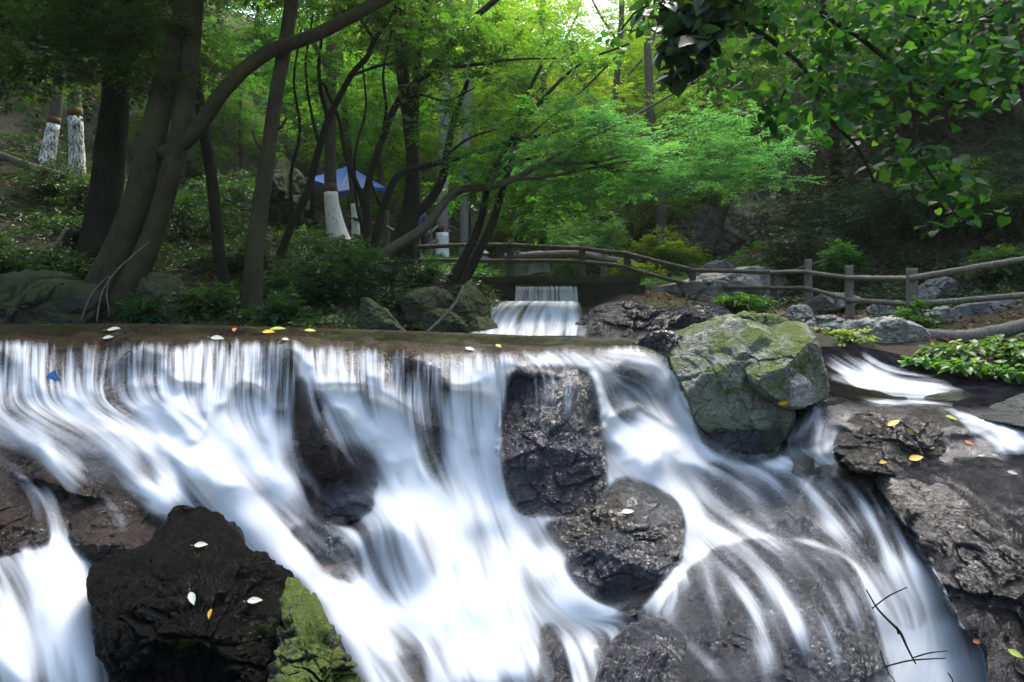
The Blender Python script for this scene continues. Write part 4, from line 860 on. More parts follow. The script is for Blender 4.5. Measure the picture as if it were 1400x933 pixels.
def tree_thing(name, label, trunk, Y, bark, limbs=(), clumps=(), leaf='leaf_mid', wash=None, washm='wash', group=None, cat='tree', seed=0, spray=.34, K=4, ll=.10, lw=.026, flat=.75, droop=.25, twigs=True, sink=.15, flare=.45, dens=1.0, bare=False):
    rs = np.random.RandomState(seed + 300)
    P = px_path(trunk, Y)
    base = P[0, :3].copy()
    root = empty(name, base, label, cat, group)
    # carry the trunk a little into the soil
    gz = float(H(base[0], base[1])) - sink
    if P[0, 2] > gz:
        P = np.concatenate([np.r_[base[:2] - (P[1, :2] - P[0, :2]) * .3, gz, P[0, 3] * 1.05][None], P])
    V, Fq, T = tube_arrays(P, 16, .12, flare, seed)
    link_mesh('trunk', np_mesh('trunk', V - base, [Fq, T]), M[bark], root, base)
    if wash is not None:
        zt = ZC + (HV - wash) / F * Y
        k = max(4, int((P[:, 2] < zt).sum())); Q = P[:k].copy(); Q[:, 3] *= 1.03
        V, Fq, T = tube_arrays(Q, 16, .12, flare, seed)
        link_mesh('whitewash_coat', np_mesh('whitewash_coat', V - base, [Fq, T]), M[washm], root, base)
        if k < len(P) - 2:      # the red-brown ring painted above the white
            Q = P[k - 1:k + 2].copy(); Q[:, 3] *= 1.035; Q = catmull(Q, 4)
            V, Fq, T = tube_arrays(Q[:3], 16, .05, 0, seed)
            link_mesh('painted_ring', np_mesh('painted_ring', V - base, [Fq, T]), M['ring'], root, base)
    for k, lm in enumerate(limbs):
        Q = px_path(lm, Y); V, Fq, T = tube_arrays(Q, 10, .10, 0, seed + k)
        link_mesh('limb', np_mesh('limb', V - base, [Fq, T]), M[bark], root, base)
    if clumps:
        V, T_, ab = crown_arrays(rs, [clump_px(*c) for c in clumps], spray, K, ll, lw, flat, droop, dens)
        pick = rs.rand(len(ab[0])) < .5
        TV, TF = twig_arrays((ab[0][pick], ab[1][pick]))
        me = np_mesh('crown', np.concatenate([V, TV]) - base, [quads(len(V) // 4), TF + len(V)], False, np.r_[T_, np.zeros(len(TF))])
        me.materials.append(M[leaf]); me.materials.append(M['bark_dark'])
        me.polygons.foreach_set('material_index', np.r_[np.zeros(len(V) // 4, np.int32), np.ones(len(TF), np.int32)])
        link_mesh('crown', me, None, root, base)
    return root
M['ring'] = plain_mat('red_brown_paint', (.12, .035, .02), .85, .4)

def fill(rs, u0, u1, v0, v1, Y0, Y1, n, r0, r1, per, asp=.55):
    """n clumps spread through a block of the crown"""
    out = []
    for k in range(n):
        u = rs.uniform(u0, u1); v = rs.uniform(v0, v1); r = rs.uniform(r0, r1)
        out.append((u, v, rs.uniform(Y0, Y1), r, r * asp, per))
    return out
R5 = np.random.RandomState(21)

tree_thing('leaning_tree', 'big leaning twin trunked tree with a long bough reaching right over the weir', [(108,446,26),(144,385,20),(183,290,18),(206,200,16.5),(230,100,15),(254,10,14),(276,-110,13),(300,-220,11)], 9.7, 'bark_brown',
  [[(146,446,22),(200,345,15),(236,230,13),(256,120,12),(266,0,11.5),(264,-120,11),(255,-220,9)],
   [(222,212,11),(262,186,10.5),(308,122,10),(360,76,9.5),(440,44,9),(522,0,8.5),(600,-45,7),(680,-80,5)]],
  fill(R5, -60, 420, -330, -70, 8.2, 12.5, 26, 60, 120, 130) + fill(R5, 20, 240, -60, 10, 9.0, 12, 7, 40, 70, 80), 'leaf_deep', seed=1, flare=.55)
tree_thing('shaded_tree', 'thick almost black trunk standing just behind the big leaning tree', [(138,336,21),(150,220,19),(160,110,17),(170,0,17),(182,-100,16),(190,-260,12)], 11.8, 'bark_dark', [[(165,60,7),(110,30,6),(40,20,5),(-30,30,3)],[(170,0,7),(240,-30,6),(300,-30,4)]],
  fill(R5, -70, 250, 0, 120, 9.5, 12.5, 24, 45, 85, 90, .4) + fill(R5, -150, 330, -330, -20, 9.5, 14, 26, 70, 130, 120), 'leaf_deep', seed=2)
tree_thing('slender_tree', 'slender dark trunk right of the big leaning tree', [(306,402,9),(298,330,7.5),(289,240,7.5),(273,140,7),(263,60,6.5),(262,-60,6)], 11.0, 'bark_dark', [], fill(R5, 220, 360, -160, 40, 10.5, 13, 9, 50, 80, 80, .5), 'leaf_deep', seed=3)
tree_thing('straight_tree', 'brown trunk rising from the bank with small knots and no low branches', [(345,436,12),(350,330,11.5),(364,230,10.2),(378,130,9.4),(396,25,9),(408,-90,8.5),(415,-220,8)], 9.9, 'bark_brown', [[(366,215,3),(352,196,2.5),(345,180,2)],[(372,180,3),(386,172,2),(392,160,1.5)]],
  fill(R5, 300, 560, -300, -50, 8.5, 13, 18, 60, 110, 110), 'leaf_deep', seed=4)
tree_thing('whitewashed_tree', 'leftmost whitewashed trunk with a leaning worn white foot', [(60,240,8.5),(74,165,7.8),(84,80,7.5),(92,-50,7)], 17, 'bark_grey', [], fill(R5, -40, 200, -120, 30, 16, 19, 10, 45, 80, 70), 'leaf_deep', wash=168, washm='wash_worn', group='whitewashed trees on the left bank', seed=5)
tree_thing('whitewashed_tree', 'upright trunk with flaking whitewash beside the leftmost whitewashed trunk', [(108,282,10),(104,180,9),(100,90,9.2),(98,-40,9)], 15.4, 'bark_grey', [], fill(R5, 20, 200, -150, 0, 15, 17, 8, 45, 80, 70), 'leaf_deep', wash=154, washm='wash_worn', group='whitewashed trees on the left bank', seed=6)
tree_thing('whitewashed_tree', 'whitewashed trunk with a broad white foot in front of the blue parasol', [(468,350,14),(457,300,10.5),(452,255,8.5),(452,150,8),(456,0,8),(460,-80,7.5)], 16.4, 'bark_grey', [[(454,110,4),(430,60,3.5),(400,10,3)],[(456,60,4),(490,20,3),(520,-30,3)]], fill(R5, 370, 560, -60, 120, 15.5, 18, 16, 40, 70, 70), 'leaf_mid', wash=262, group='whitewashed trees on the left bank', seed=7)
tree_thing('whitewashed_tree', 'slim trunk with a clean white foot right of the parasol pole', [(487,342,5.8),(485,280,5.2),(478,215,5),(470,140,4.6),(458,-40,4)], 18, 'bark_grey', [], fill(R5, 420, 540, 60, 190, 17.5, 20, 10, 30, 50, 60), 'leaf_mid', wash=276, group='whitewashed trees on the left bank', seed=8)
tree_thing('many_stemmed_tree', 'dark many stemmed sapling forking above the left bank', [(505,380,8.5),(504,350,6.5),(501,276,5),(505,244,4.6),(521,196,4.5),(545,139,4.8),(591,93,4.8),(638,35,4.5),(682,-4,4),(730,-50,3)], 13.2, 'bark_dark',
  [[(504,340,2.6),(488,280,2.2),(486,210,2),(500,150,1.6),(496,90,1.2)],[(521,196,2.6),(528,150,2.2),(524,100,1.8),(536,40,1.4)],[(545,139,2.6),(575,130,2),(610,138,1.5),(650,120,1)],[(601,222,2.4),(640,190,1.9),(690,170,1.4),(740,120,1)],[(503,330,4.5),(498,280,4.2),(477,226,3.6),(469,194,3),(462,160,2.4),(440,110,2)],[(506,365,6.5),(511,337,5.8),(523,287,5),(537,251,4.8),(552,236,4.8),(601,222,4.2),(651,210,3.8),(690,196,3.2),(760,180,2.6),(820,150,1.8)],[(522,285,2.6),(510,258,2.2),(506,240,2)],[(591,93,3),(640,90,2.4),(700,82,1.8),(760,80,1.2)]],
  fill(R5, 560, 830, 30, 170, 12.2, 14.6, 22, 28, 58, 52, .45), 'leaf_mid', seed=9)
tree_thing('curved_tree', 'thin dark curving stem left of the blue parasol', [(384,348,5.5),(400,305,5),(418,270,4.8),(437,201,4.6),(449,164,4.5),(480,104,4),(503,77,3.6),(512,55,3.2),(541,12,2.8),(560,-40,2)], 13, 'bark_dark', [[(400,300,2.6),(398,240,2.4),(410,180,2),(402,110,1.6),(412,40,1.2)],[(437,201,2.4),(425,150,2),(418,90,1.6),(428,20,1.2)],[(512,55,2),(490,20,1.6),(480,-30,1.2)],[(449,164,3.4),(440,130,3),(436,95,2.6),(440,50,2)],[(480,104,2.4),(520,90,2),(560,84,1.4)]], fill(R5, 400, 600, -30, 110, 12.5, 14, 10, 25, 50, 45), 'leaf_mid', seed=10)
tree_thing('forked_tree', 'thick dark forked trunk at the left end of the bridge', [(542,394,20),(552,335,16),(562,285,12),(565,230,9.8),(560,175,9.2),(551,100,9),(546,0,8.6),(546,-90,8)], 13.7, 'bark_dark',
  [[(560,282,7),(568,220,5.5),(568,150,5.5),(574,60,5),(590,-30,4.6)],[(560,300,7),(586,276,6.5),(604,246,6),(612,205,5),(622,160,4),(640,110,3)]],
  fill(R5, 470, 700, -60, 120, 13, 16, 22, 35, 65, 66), 'leaf_mid', seed=11)
tree_thing('low_leaning_tree', 'low stem leaning right across the thick forked trunk with long bare branches', [(494,384,8.5),(500,369,7.6),(530,344,7.2),(580,312,6.8),(608,276,6),(630,260,5.4),(665,256,5),(701,246,4.4),(737,227,4),(770,222,3.4),(805,223,2.6),(850,214,1.8)], 12.6, 'bark_grey',
  [[(770,222,2),(820,180,1.6),(880,185,1.2),(940,170,.9)],[(805,223,1.8),(860,235,1.4),(930,228,1)],[(737,227,3),(790,196,2.6),(850,168,2.2),(900,140,1.8),(970,100,1.2)],[(701,246,2.8),(760,240,2.2),(830,226,1.8),(900,214,1.3)],[(665,256,2.8),(690,220,2.4),(730,180,2),(790,130,1.6),(850,70,1.2)]],
  fill(R5, 740, 1060, 140, 262, 11.5, 14, 34, 34, 66, 62, .22), 'leaf_blue', seed=12, flat=.9, droop=.12, spray=.42, K=6, ll=.085, lw=.017)
tree_thing('twin_stemmed_tree', 'pair of dark stems leaning right at the edge of the bridge', [(606,392,8.5),(616,387,7.4),(641,341,6),(658,298,5),(668,250,4.4),(690,205,3.8),(730,150,3),(790,90,2),(860,60,1.4)], 13.1, 'bark_dark',
  [[(632,390,7.5),(657,340,6),(675,300,5.4),(690,250,4.4),(705,200,3.6),(712,150,3),(740,90,2.4)],[(668,250,3),(700,225,2.4),(750,212,1.8),(800,205,1.3)]],
  fill(R5, 640, 860, 150, 300, 12.2, 15, 20, 28, 52, 46, .5), 'leaf_mid', seed=13)
tree_thing('pale_trunk_tree', 'pale grey trunk with a white foot behind the bridge rail', [(604,350,8),(606,250,7.2),(608,150,6.8),(612,60,6.4),(616,-60,6)], 20.5, 'bark_pale', [], fill(R5, 540, 700, -80, 170, 20, 24, 16, 34, 60, 60), 'leaf_bright', wash=318, group='pale trunks behind the bridge', seed=14)
tree_thing('pale_trunk_tree', 'slimmer pale trunk right of the one with the white foot', [(634,362,6.5),(636,250,6),(638,170,6),(640,60,5.6),(642,-60,5)], 22.5, 'bark_pale', [], fill(R5, 600, 760, -80, 170, 22, 25, 14, 34, 60, 60), 'leaf_bright', group='pale trunks behind the bridge', seed=15)
tree_thing('hillside_tree', 'thin brown trunk high on the right slope behind the overhanging leaves', [(1408,300,9),(1392,160,8),(1371,87,7.5),(1353,20,7),(1340,-60,6.5)], 14.5, 'bark_brown', [], fill(R5, 1220, 1520, -260, 20, 12, 17, 26, 60, 110, 90), 'leaf_deep', seed=16)

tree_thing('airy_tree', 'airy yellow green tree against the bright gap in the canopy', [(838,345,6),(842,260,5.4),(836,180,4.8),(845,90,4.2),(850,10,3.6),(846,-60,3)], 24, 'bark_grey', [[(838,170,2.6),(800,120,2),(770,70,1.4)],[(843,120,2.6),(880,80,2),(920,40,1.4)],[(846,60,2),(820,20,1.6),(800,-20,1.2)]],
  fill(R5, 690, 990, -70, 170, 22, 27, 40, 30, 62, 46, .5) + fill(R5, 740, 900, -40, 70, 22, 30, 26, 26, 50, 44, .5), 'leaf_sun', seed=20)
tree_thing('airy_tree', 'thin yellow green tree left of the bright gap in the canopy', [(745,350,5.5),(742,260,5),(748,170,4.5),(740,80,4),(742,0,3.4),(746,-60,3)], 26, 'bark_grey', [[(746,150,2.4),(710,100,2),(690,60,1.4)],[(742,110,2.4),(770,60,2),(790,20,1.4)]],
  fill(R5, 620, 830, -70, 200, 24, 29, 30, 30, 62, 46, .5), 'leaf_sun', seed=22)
# broad crowns over the right bank, seen as the dark mass behind the overhanging branch
tree_thing('hillside_tree', 'dark leafy tree on the right slope above the shadowed cliff', [(1150,300,9),(1140,200,8),(1130,100,7.5),(1120,-20,7)], 19, 'bark_dark', [], fill(R5, 1010, 1260, -120, 150, 17.5, 21, 30, 45, 80, 80), 'leaf_deep', seed=17)
tree_thing('hillside_tree', 'shaded tree on the right slope left of the thin brown trunk', [(1290,260,9),(1285,150,8),(1270,50,7.5),(1260,-60,7)], 16, 'bark_dark', [], fill(R5, 1150, 1400, -140, 110, 14.5, 18, 28, 45, 85, 80), 'leaf_deep', seed=18)
tree_thing('hanging_tree', 'pale green tree drooping over the stream beyond the right end of the bridge', [(905,330,8),(900,250,7),(890,160,6),(885,60,5)], 20, 'bark_grey', [[(895,210,3),(860,180,2.4),(810,170,1.6)],[(893,180,3),(940,150,2.4),(990,140,1.6)]], fill(R5, 780, 1010, 110, 300, 18, 22, 34, 34, 66, 66, .45), 'leaf_bright', seed=19, flat=.85)

# woods filling the valley: five kinds of crown shared by many trees
def wood_proto(k, leaf, seed, ht, rad, lsz):
    rs = np.random.RandomState(seed)
    P = catmull(np.array([(0, 0, -.6, .17), (.1, 0, ht * .3, .15), (-.1, .1, ht * .6, .11), (.1, 0, ht * .95, .04)]), 14)
    V, Fq, T = tube_arrays(P, 10, .1, .3, seed); tr = np_mesh('trunk', V, [Fq, T])
    cl = []
    for i in range(26):
        a = rs.uniform(0, 2 * PI); h = rs.uniform(.22, 1.0); rr = rad * (1.05 - .55 * abs(h - .5) * 1.5) * rs.uniform(.25, 1)
        s = rs.uniform(.55, 1.1) * rad * .38
        cl.append((math.cos(a) * rr, math.sin(a) * rr, ht * h, s, s, s * .55, 72))
    V, T_, ab = crown_arrays(rs, cl, .36 * lsz, 3, .13 * lsz, .036 * lsz)
    cr = np_mesh('crown', V, quads(len(V) // 4), False, T_)
    tr.materials.append(M['bark_grey']); cr.materials.append(M[leaf])
    return tr, cr
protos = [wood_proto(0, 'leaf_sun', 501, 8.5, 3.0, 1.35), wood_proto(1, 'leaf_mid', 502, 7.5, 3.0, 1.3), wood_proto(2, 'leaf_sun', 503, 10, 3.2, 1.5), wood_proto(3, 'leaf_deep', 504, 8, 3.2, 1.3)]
def wood_tree(name, label, group, u, Y, k, s, rz):
    x = (u - 700.0) / F * Y; b = on_ground(x, Y, -.1)
    root = empty(name, b, label, 'tree', group)
    for nm, me in zip(('trunk', 'crown'), protos[k]):
        o = bpy.data.objects.new(nm, me); COL.objects.link(o); o.parent = root
    root.scale = (s, s, s); root.rotation_euler = (0, 0, rz)
    return root
RW = np.random.RandomState(77)
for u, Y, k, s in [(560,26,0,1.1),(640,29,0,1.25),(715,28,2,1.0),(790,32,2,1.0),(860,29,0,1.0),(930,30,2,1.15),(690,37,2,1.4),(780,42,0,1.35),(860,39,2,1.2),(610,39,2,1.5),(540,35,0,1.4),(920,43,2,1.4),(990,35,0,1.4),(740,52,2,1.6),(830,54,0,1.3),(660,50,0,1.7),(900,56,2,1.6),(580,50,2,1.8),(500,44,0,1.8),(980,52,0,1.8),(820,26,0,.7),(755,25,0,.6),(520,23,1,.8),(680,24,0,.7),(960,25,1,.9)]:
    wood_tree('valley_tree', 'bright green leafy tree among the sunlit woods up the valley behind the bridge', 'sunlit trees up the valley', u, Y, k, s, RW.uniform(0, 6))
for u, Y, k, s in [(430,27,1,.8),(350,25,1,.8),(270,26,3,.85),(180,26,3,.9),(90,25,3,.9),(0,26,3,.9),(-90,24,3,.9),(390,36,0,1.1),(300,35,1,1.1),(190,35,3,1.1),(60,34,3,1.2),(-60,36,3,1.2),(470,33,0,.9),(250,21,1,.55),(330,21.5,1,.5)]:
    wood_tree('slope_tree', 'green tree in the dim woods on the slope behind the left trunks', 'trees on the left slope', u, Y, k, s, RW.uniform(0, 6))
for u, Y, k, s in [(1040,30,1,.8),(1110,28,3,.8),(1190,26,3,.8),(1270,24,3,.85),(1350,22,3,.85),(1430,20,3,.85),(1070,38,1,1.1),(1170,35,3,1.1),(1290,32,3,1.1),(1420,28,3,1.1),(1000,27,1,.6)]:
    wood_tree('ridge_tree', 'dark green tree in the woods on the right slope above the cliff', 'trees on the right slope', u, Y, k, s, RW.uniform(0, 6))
# ------------------------------------------------------------------ fence of rough logs
M['log_pale'] = bark_mat('weathered_log', (.045, .040, .032), (.28, .255, .21), bump=.8, scale=.8)
M['log_dark'] = bark_mat('damp_log', (.028, .025, .02), (.15, .135, .11), bump=.8, moss=.25, scale=.8)
def log_fence(name, label, posts, rails, group=None):
    """posts: (u, v_top, v_bottom, Y, r_px, material); rails: (u0, v0, Y0, u1, v1, Y1, r_px, material)"""
    u, vt, vb, Y, r, mt = posts[0]
    b = W(u, vb, Y); root = empty(name, b, label, 'fence', group)
    for k, (u, vt, vb, Y, r, mt) in enumerate(posts):
        P = px_path([(u + .6, vb + 10, r * 1.08), (u, .5 * (vt + vb), r), (u - .4, vt, r * .93)], Y, 26)
        V, Fq, T = tube_arrays(P, 14, .16, 0, k); link_mesh('post', np_mesh('post', V - b, [Fq, T]), M[mt], root, b)
    for k, (u0, v0, Y0, u1, v1, Y1, r, mt) in enumerate(rails):
        um, vm, Ym = .5 * (u0 + u1), .5 * (v0 + v1) + ((k * 37) % 5 - 2) * .35, .5 * (Y0 + Y1)
        P = px_path([(u0, v0, r, Y0), (um, vm, r * 1.04, Ym), (u1, v1, r * .97, Y1)], Y0, 44)
        V, Fq, T = tube_arrays(P, 12, .22, 0, 50 + k); link_mesh('rail', np_mesh('rail', V - b, [Fq, T]), M[mt], root, b)
    return root
LP, LD = 'log_pale', 'log_dark'
posts = [(571,321,384,15.0,5.2,LD),(698,327,382,15.0,5.2,LD),(796,335,384,15.0,5,LD),(858,342,396,15.0,5,LD),(947,361,416,14.6,4.8,LD),(1058,370,420,14.0,4.8,LD),(1105,355,434,12.2,5.2,LP),(1161,363,440,11.0,5.6,LP),(1247,367,456,9.4,7.2,LP),(1545,302,430,7.4,8,LP)]
up_ = [338, 335, 340, 347, 370, 373, 372, 380, 381, 330]; lo_ = [356, 357, 358, 366, 391, 394, 394, 411, 417, 390]
rails = []
for k in range(9):
    for vv, rr in ((up_, .62), (lo_, .58)):
        a, c = posts[k], posts[k + 1]; mt = LP if k >= 5 else LD
        rails.append((a[0] - 3, vv[k], a[3] - .08, c[0] + 3, vv[k + 1], c[3] - .08, .55 * (a[4] + c[4]) * rr * .84, mt))
log_fence('log_fence', 'weathered log rail fence running over the bridge and along the right path', posts, rails)
lposts = [(528,288,352,17.0,4.4,LD),(472,290,338,18.2,4.2,LD),(425,262,326,19.2,4.6,LD),(372,238,300,20.4,4.2,LD)]
lr = []
chain = [(571,338,356,15.0),(528,310,336,17.0),(472,296,318,18.2),(425,280,303,19.2),(372,252,276,20.4)]
for a, c in zip(chain[:-1], chain[1:]):
    lr.append((a[0], a[1], a[3], c[0], c[1], c[3], 2.6, LD)); lr.append((a[0], a[2], a[3], c[0], c[2], c[3], 2.4, LD))
log_fence('log_fence', 'log rail fence climbing the steps up the left bank to the parasol', lposts, lr)
log_fence('log_fence', 'pale forked rails of the stair fence beyond the person in blue', [(588,305,352,19.5,3.4,LP),(612,300,352,22,3,LP),(636,318,362,23,3,LP)], [(566,322,18.4,588,318,19.5,2.2,LP),(588,318,19.5,616,296,22,2.0,LP),(588,334,19.5,616,316,22,2.0,LP),(560,345,18.2,588,335,19.5,2.2,LP),(616,310,22,640,322,23,1.8,LP)])
log_fence('log_fence', 'old thick log rail with a leaning post on the far side of the bridge', [(826,344,392,16.8,5.5,LP),(708,344,386,16.8,4.5,LP)], [(690,352,16.8,790,347,16.8,5.2,LP),(786,347,16.8,868,362,16.8,5.6,LP)])
def single_log(label, pts, Y, mat, cat='log', name='fallen_log', n=60):
    P = px_path(pts, Y, n); b = P[:, :3].mean(0); V, Fq, T = tube_arrays(P, 14, .14, 0, 9)
    return tag(link_mesh(name, np_mesh(name, V - b, [Fq, T]), M[mat], None, b), label, cat)
single_log('thick weathered log lying along the path edge above the leafy plants', [(1228,450,5,8.6),(1270,458,8,8.4),(1330,460,10,8.2),(1400,446,10,8.0),(1480,432,10,7.8)], 8.2, 'log_pale')
single_log('long mossy log lying across the left slope behind the white trunks', [(-20,205,5),(30,224,6),(80,240,6.5),(130,246,5.5)], 15.9, 'log_dark')
single_log('log edging the terrace below the grey table', [(345,300,4.5),(372,318,5),(400,330,5),(432,336,4.5)], 18.6, 'log_dark')
single_log('thin pale pole leaning behind the short fence post', [(1040,384,1.6,15.5),(1090,368,1.6,14.5),(1128,356,1.4,13.5)], 14, 'log_pale', 'pole', 'leaning_pole')
single_log('pale bent stick leaning into the pool below the twin stems', [(582,456,1.8),(604,436,1.9),(622,415,1.7),(634,390,1.3)], 8.9, 'log_pale', 'stick', 'bent_stick', 24)
single_log('short broken branch leaning on the left slope', [(72,340,2.6),(82,328,3.2),(92,312,3)], 11.6, 'log_pale', 'stick', 'broken_branch', 14)
# driftwood caught in the foam at the lower right
def driftwood():
    b = W(1235, 890, 3.35); root = empty('driftwood', b, 'dark forked twig caught in the white foam at the foot of the right chute', 'driftwood')
    for pts in ([(1184,806,.8,3.5),(1198,830,1.3,3.46),(1212,846,1.6,3.42),(1230,864,2.1,3.35),(1240,885,1.5,3.3),(1252,908,1,3.25)], [(1228,866,1.6,3.36),(1226,857,1.0,3.34)]):
        V, Fq, T = tube_arrays(px_path(pts, 3.4, 22), 7, .14, 0, 2); link_mesh('stem', np_mesh('stem', V - b, [Fq, T]), M['bark_dark'], root, b)
    for pts in ([(1208,912,1,3.2),(1245,903,1.2,3.2),(1292,900,.8,3.2)], [(1192,832,.9,3.5),(1215,815,1,3.45),(1240,803,.7,3.4)], [(1246,900,.9,3.25),(1270,893,1,3.2),(1296,890,.6,3.2)], [(1203,890,.8,3.2),(1212,915,.9,3.18),(1225,935,.6,3.15)], [(1296,920,.8,3.2),(1302,930,.9,3.2),(1300,938,.6,3.2)]):
        V, Fq, T = tube_arrays(px_path(pts, 3.4, 16), 6, .1, 0, 3); link_mesh('twig', np_mesh('twig', V - b, [Fq, T]), M['bark_dark'], root, b)
driftwood()
# dangling bare vines and root hairs on the big leaning tree
single_log('pale bare vine hanging down the foot of the big leaning tree', [(132,440,.9,9.1),(140,400,1.1,9.1),(158,372,1,9.1),(186,346,.9,9.2),(205,330,.7,9.2)], 9.1, 'log_pale', 'vine', 'hanging_vine', 30)
single_log('second pale vine curling beside the foot of the leaning tree', [(110,440,.8,9.1),(126,402,1,9.1),(150,378,.9,9.1),(146,400,.8,9.1),(150,430,.6,9.1)], 9.1, 'log_pale', 'vine', 'hanging_vine', 30)

# ------------------------------------------------------------------ bridge
def box_bm(bm, p0, p1, bev=.0):
    (x0, y0, z0), (x1, y1, z1) = p0, p1
    r = bmesh.ops.create_cube(bm, size=1.0); vs_ = r['verts']
    for v in vs_: v.co = Vector(((x0 + x1) / 2 + v.co.x * (x1 - x0), (y0 + y1) / 2 + v.co.y * (y1 - y0), (z0 + z1) / 2 + v.co.z * (z1 - z0)))
    if bev:
        es = list({e for v in vs_ for e in v.link_edges}); bmesh.ops.bevel(bm, geom=es, offset=bev, segments=2, affect='EDGES')
def bm_obj(name, bm, mat, parent=None, loc=None, smooth=False):
    me = bpy.data.meshes.new(name)
    if loc is not None: bmesh.ops.translate(bm, verts=bm.verts, vec=-Vector(loc))
    bm.to_mesh(me); bm.free()
    if smooth: me.polygons.foreach_set('use_smooth', [True] * len(me.polygons))
    return link_mesh(name, me, mat, parent, loc)
def rough_box(name, p0, p1, mat, parent, base, amp=.03, seed=0, n=14):
    bm = bmesh.new(); box_bm(bm, p0, p1, .03); bmesh.ops.subdivide_edges(bm, edges=bm.edges, cuts=n, use_grid_fill=True)
    co = np.array([v.co[:] for v in bm.verts]); d = fbm(co * 2.2 + seed, 4)[:, None] * np.array([1, 1, .7]) * amp * 2
    d2 = np.stack([fbm(co * 3 + 11 + seed, 3), fbm(co * 3 + 23 + seed, 3), fbm(co * 3 + 31 + seed, 3)], -1) * amp
    for v, a in zip(bm.verts, co + d * .3 + d2): v.co = a
    return bm_obj(name, bm, mat, parent, base, True)
def bridge():
    zt = ZC + (HV - 379) / F * 15
    b = np.array([.8, 15, zt - .3]); root = empty('footbridge', b, 'low stone footbridge with a dark opening the upper waterfall pours out of', 'bridge')
    xl = lambda u: (u - 700) / F * 15
    rough_box('deck', (xl(586), 14.75, zt - .17), (xl(874), 16.9, zt), M['bank_rock'], root, b, .02, 1)
    rough_box('abutment', (xl(640), 14.65, -.4), (xl(706), 16.6, zt - .175), M['dark_stone'], root, b, .07, 2)
    rough_box('abutment', (xl(792), 14.7, -.4), (xl(880), 16.6, zt - .175), M['dark_stone'], root, b, .09, 3)
    rough_box('sill', (xl(707), 14.72, -.5), (xl(791), 15.6, ZC + (HV - 393) / F * 14.7), M['dark_stone'], root, b, .015, 4)
M['dark_stone'] = rock_mat('dark_masonry', (.012, .012, .010), (.05, .05, .042), (.03, .035, .018), (.5, .85), .9, 1.6, crack=.6, moss=.5, moss_col=(.03, .045, .01))
bridge()
def steps():
    b = W(510, 376, 15.4); root = empty('stone_steps', b, 'short flight of stone steps rising left from the bridge end', 'steps')
    for k in range(6):
        x0 = (545 - k * 9 - 700) / F * 15.6; z = ZC + (HV - 378) / F * 15.4 + .12 * k
        rough_box('step', (x0 - 1.0, 15.3 + .42 * k, z - .25), (x0 + .45, 15.75 + .42 * k, z), M['grey_stone'], root, b, .015, k, 6)
steps()
def arch_wall():
    Y = 25.0; b = W(700, 385, Y); root = empty('arch_wall', b, 'grey stained wall with a round arch opening beyond the bridge', 'wall')
    Wp = lambda u, v: ((u - 700) / F * Y, ZC + (HV - v) / F * Y)
    out_ = [(628, 400), (628, 344), (650, 332), (668, 329), (700, 334), (735, 345), (758, 360), (768, 400)]
    cx, cv, r = 661, 372, 20.0
    arc = [(cx + r * math.cos(t), cv - r * 1.35 * math.sin(t)) for t in np.linspace(0, PI, 17)]
    poly = out_ + [(cx + r, 400)] + arc + [(cx - r, 400)]
    bm = bmesh.new(); vs_ = [bm.verts.new((Wp(u, v)[0], Y, Wp(u, v)[1])) for u, v in poly]
    f = bm.faces.new(vs_); bmesh.ops.triangulate(bm, faces=[f])
    e = bmesh.ops.extrude_face_region(bm, geom=bm.faces[:]); bmesh.ops.translate(bm, verts=[g for g in e['geom'] if isinstance(g, bmesh.types.BMVert)], vec=(0, 1.4, 0))
    bmesh.ops.recalc_face_normals(bm, faces=bm.faces[:])
    bm_obj('wall', bm, M['stained'], root, b)
    P = np.array([(*[Wp(u, v)[0]], Y - .03, Wp(u, v)[1], .06) for u, v in arc]); V, Fq, T = tube_arrays(catmull(P, 40), 8, .06, 0, 1)
    link_mesh('arch_ring', np_mesh('arch_ring', V - b, [Fq, T]), M['grey_stone'], root, b)
    P = np.array([(*[Wp(u, v)[0]], Y - .02, Wp(u, v)[1] + .03, .07) for u, v in [(650, 331), (668, 328), (700, 333), (735, 344), (758, 359)]]); V, Fq, T = tube_arrays(catmull(P, 40), 8, .06, 0, 1)
    link_mesh('coping', np_mesh('coping', V - b, [Fq, T]), M['grey_stone'], root, b)
def stained():
    m = N('stained_plaster'); co = m.n('ShaderNodeTexCoord').outputs['Object']
    st = m.noise(m.n('ShaderNodeMapping', {'Vector': co, 'Scale': (1.2, 1.2, .8)}).outputs[0], 2.0, 6, .6)
    col = m.mix(m.ramp(st, [(.38, 0.0), (.62, 1.0)]), (.09, .10, .075), (.34, .35, .30))
    return m.done(m.n('ShaderNodeBsdfPrincipled', {'Base Color': col, 'Roughness': .9, 'Normal': m.bump(m.noise(co, 12, 6), .3, .03)}))
M['stained'] = stained(); arch_wall()

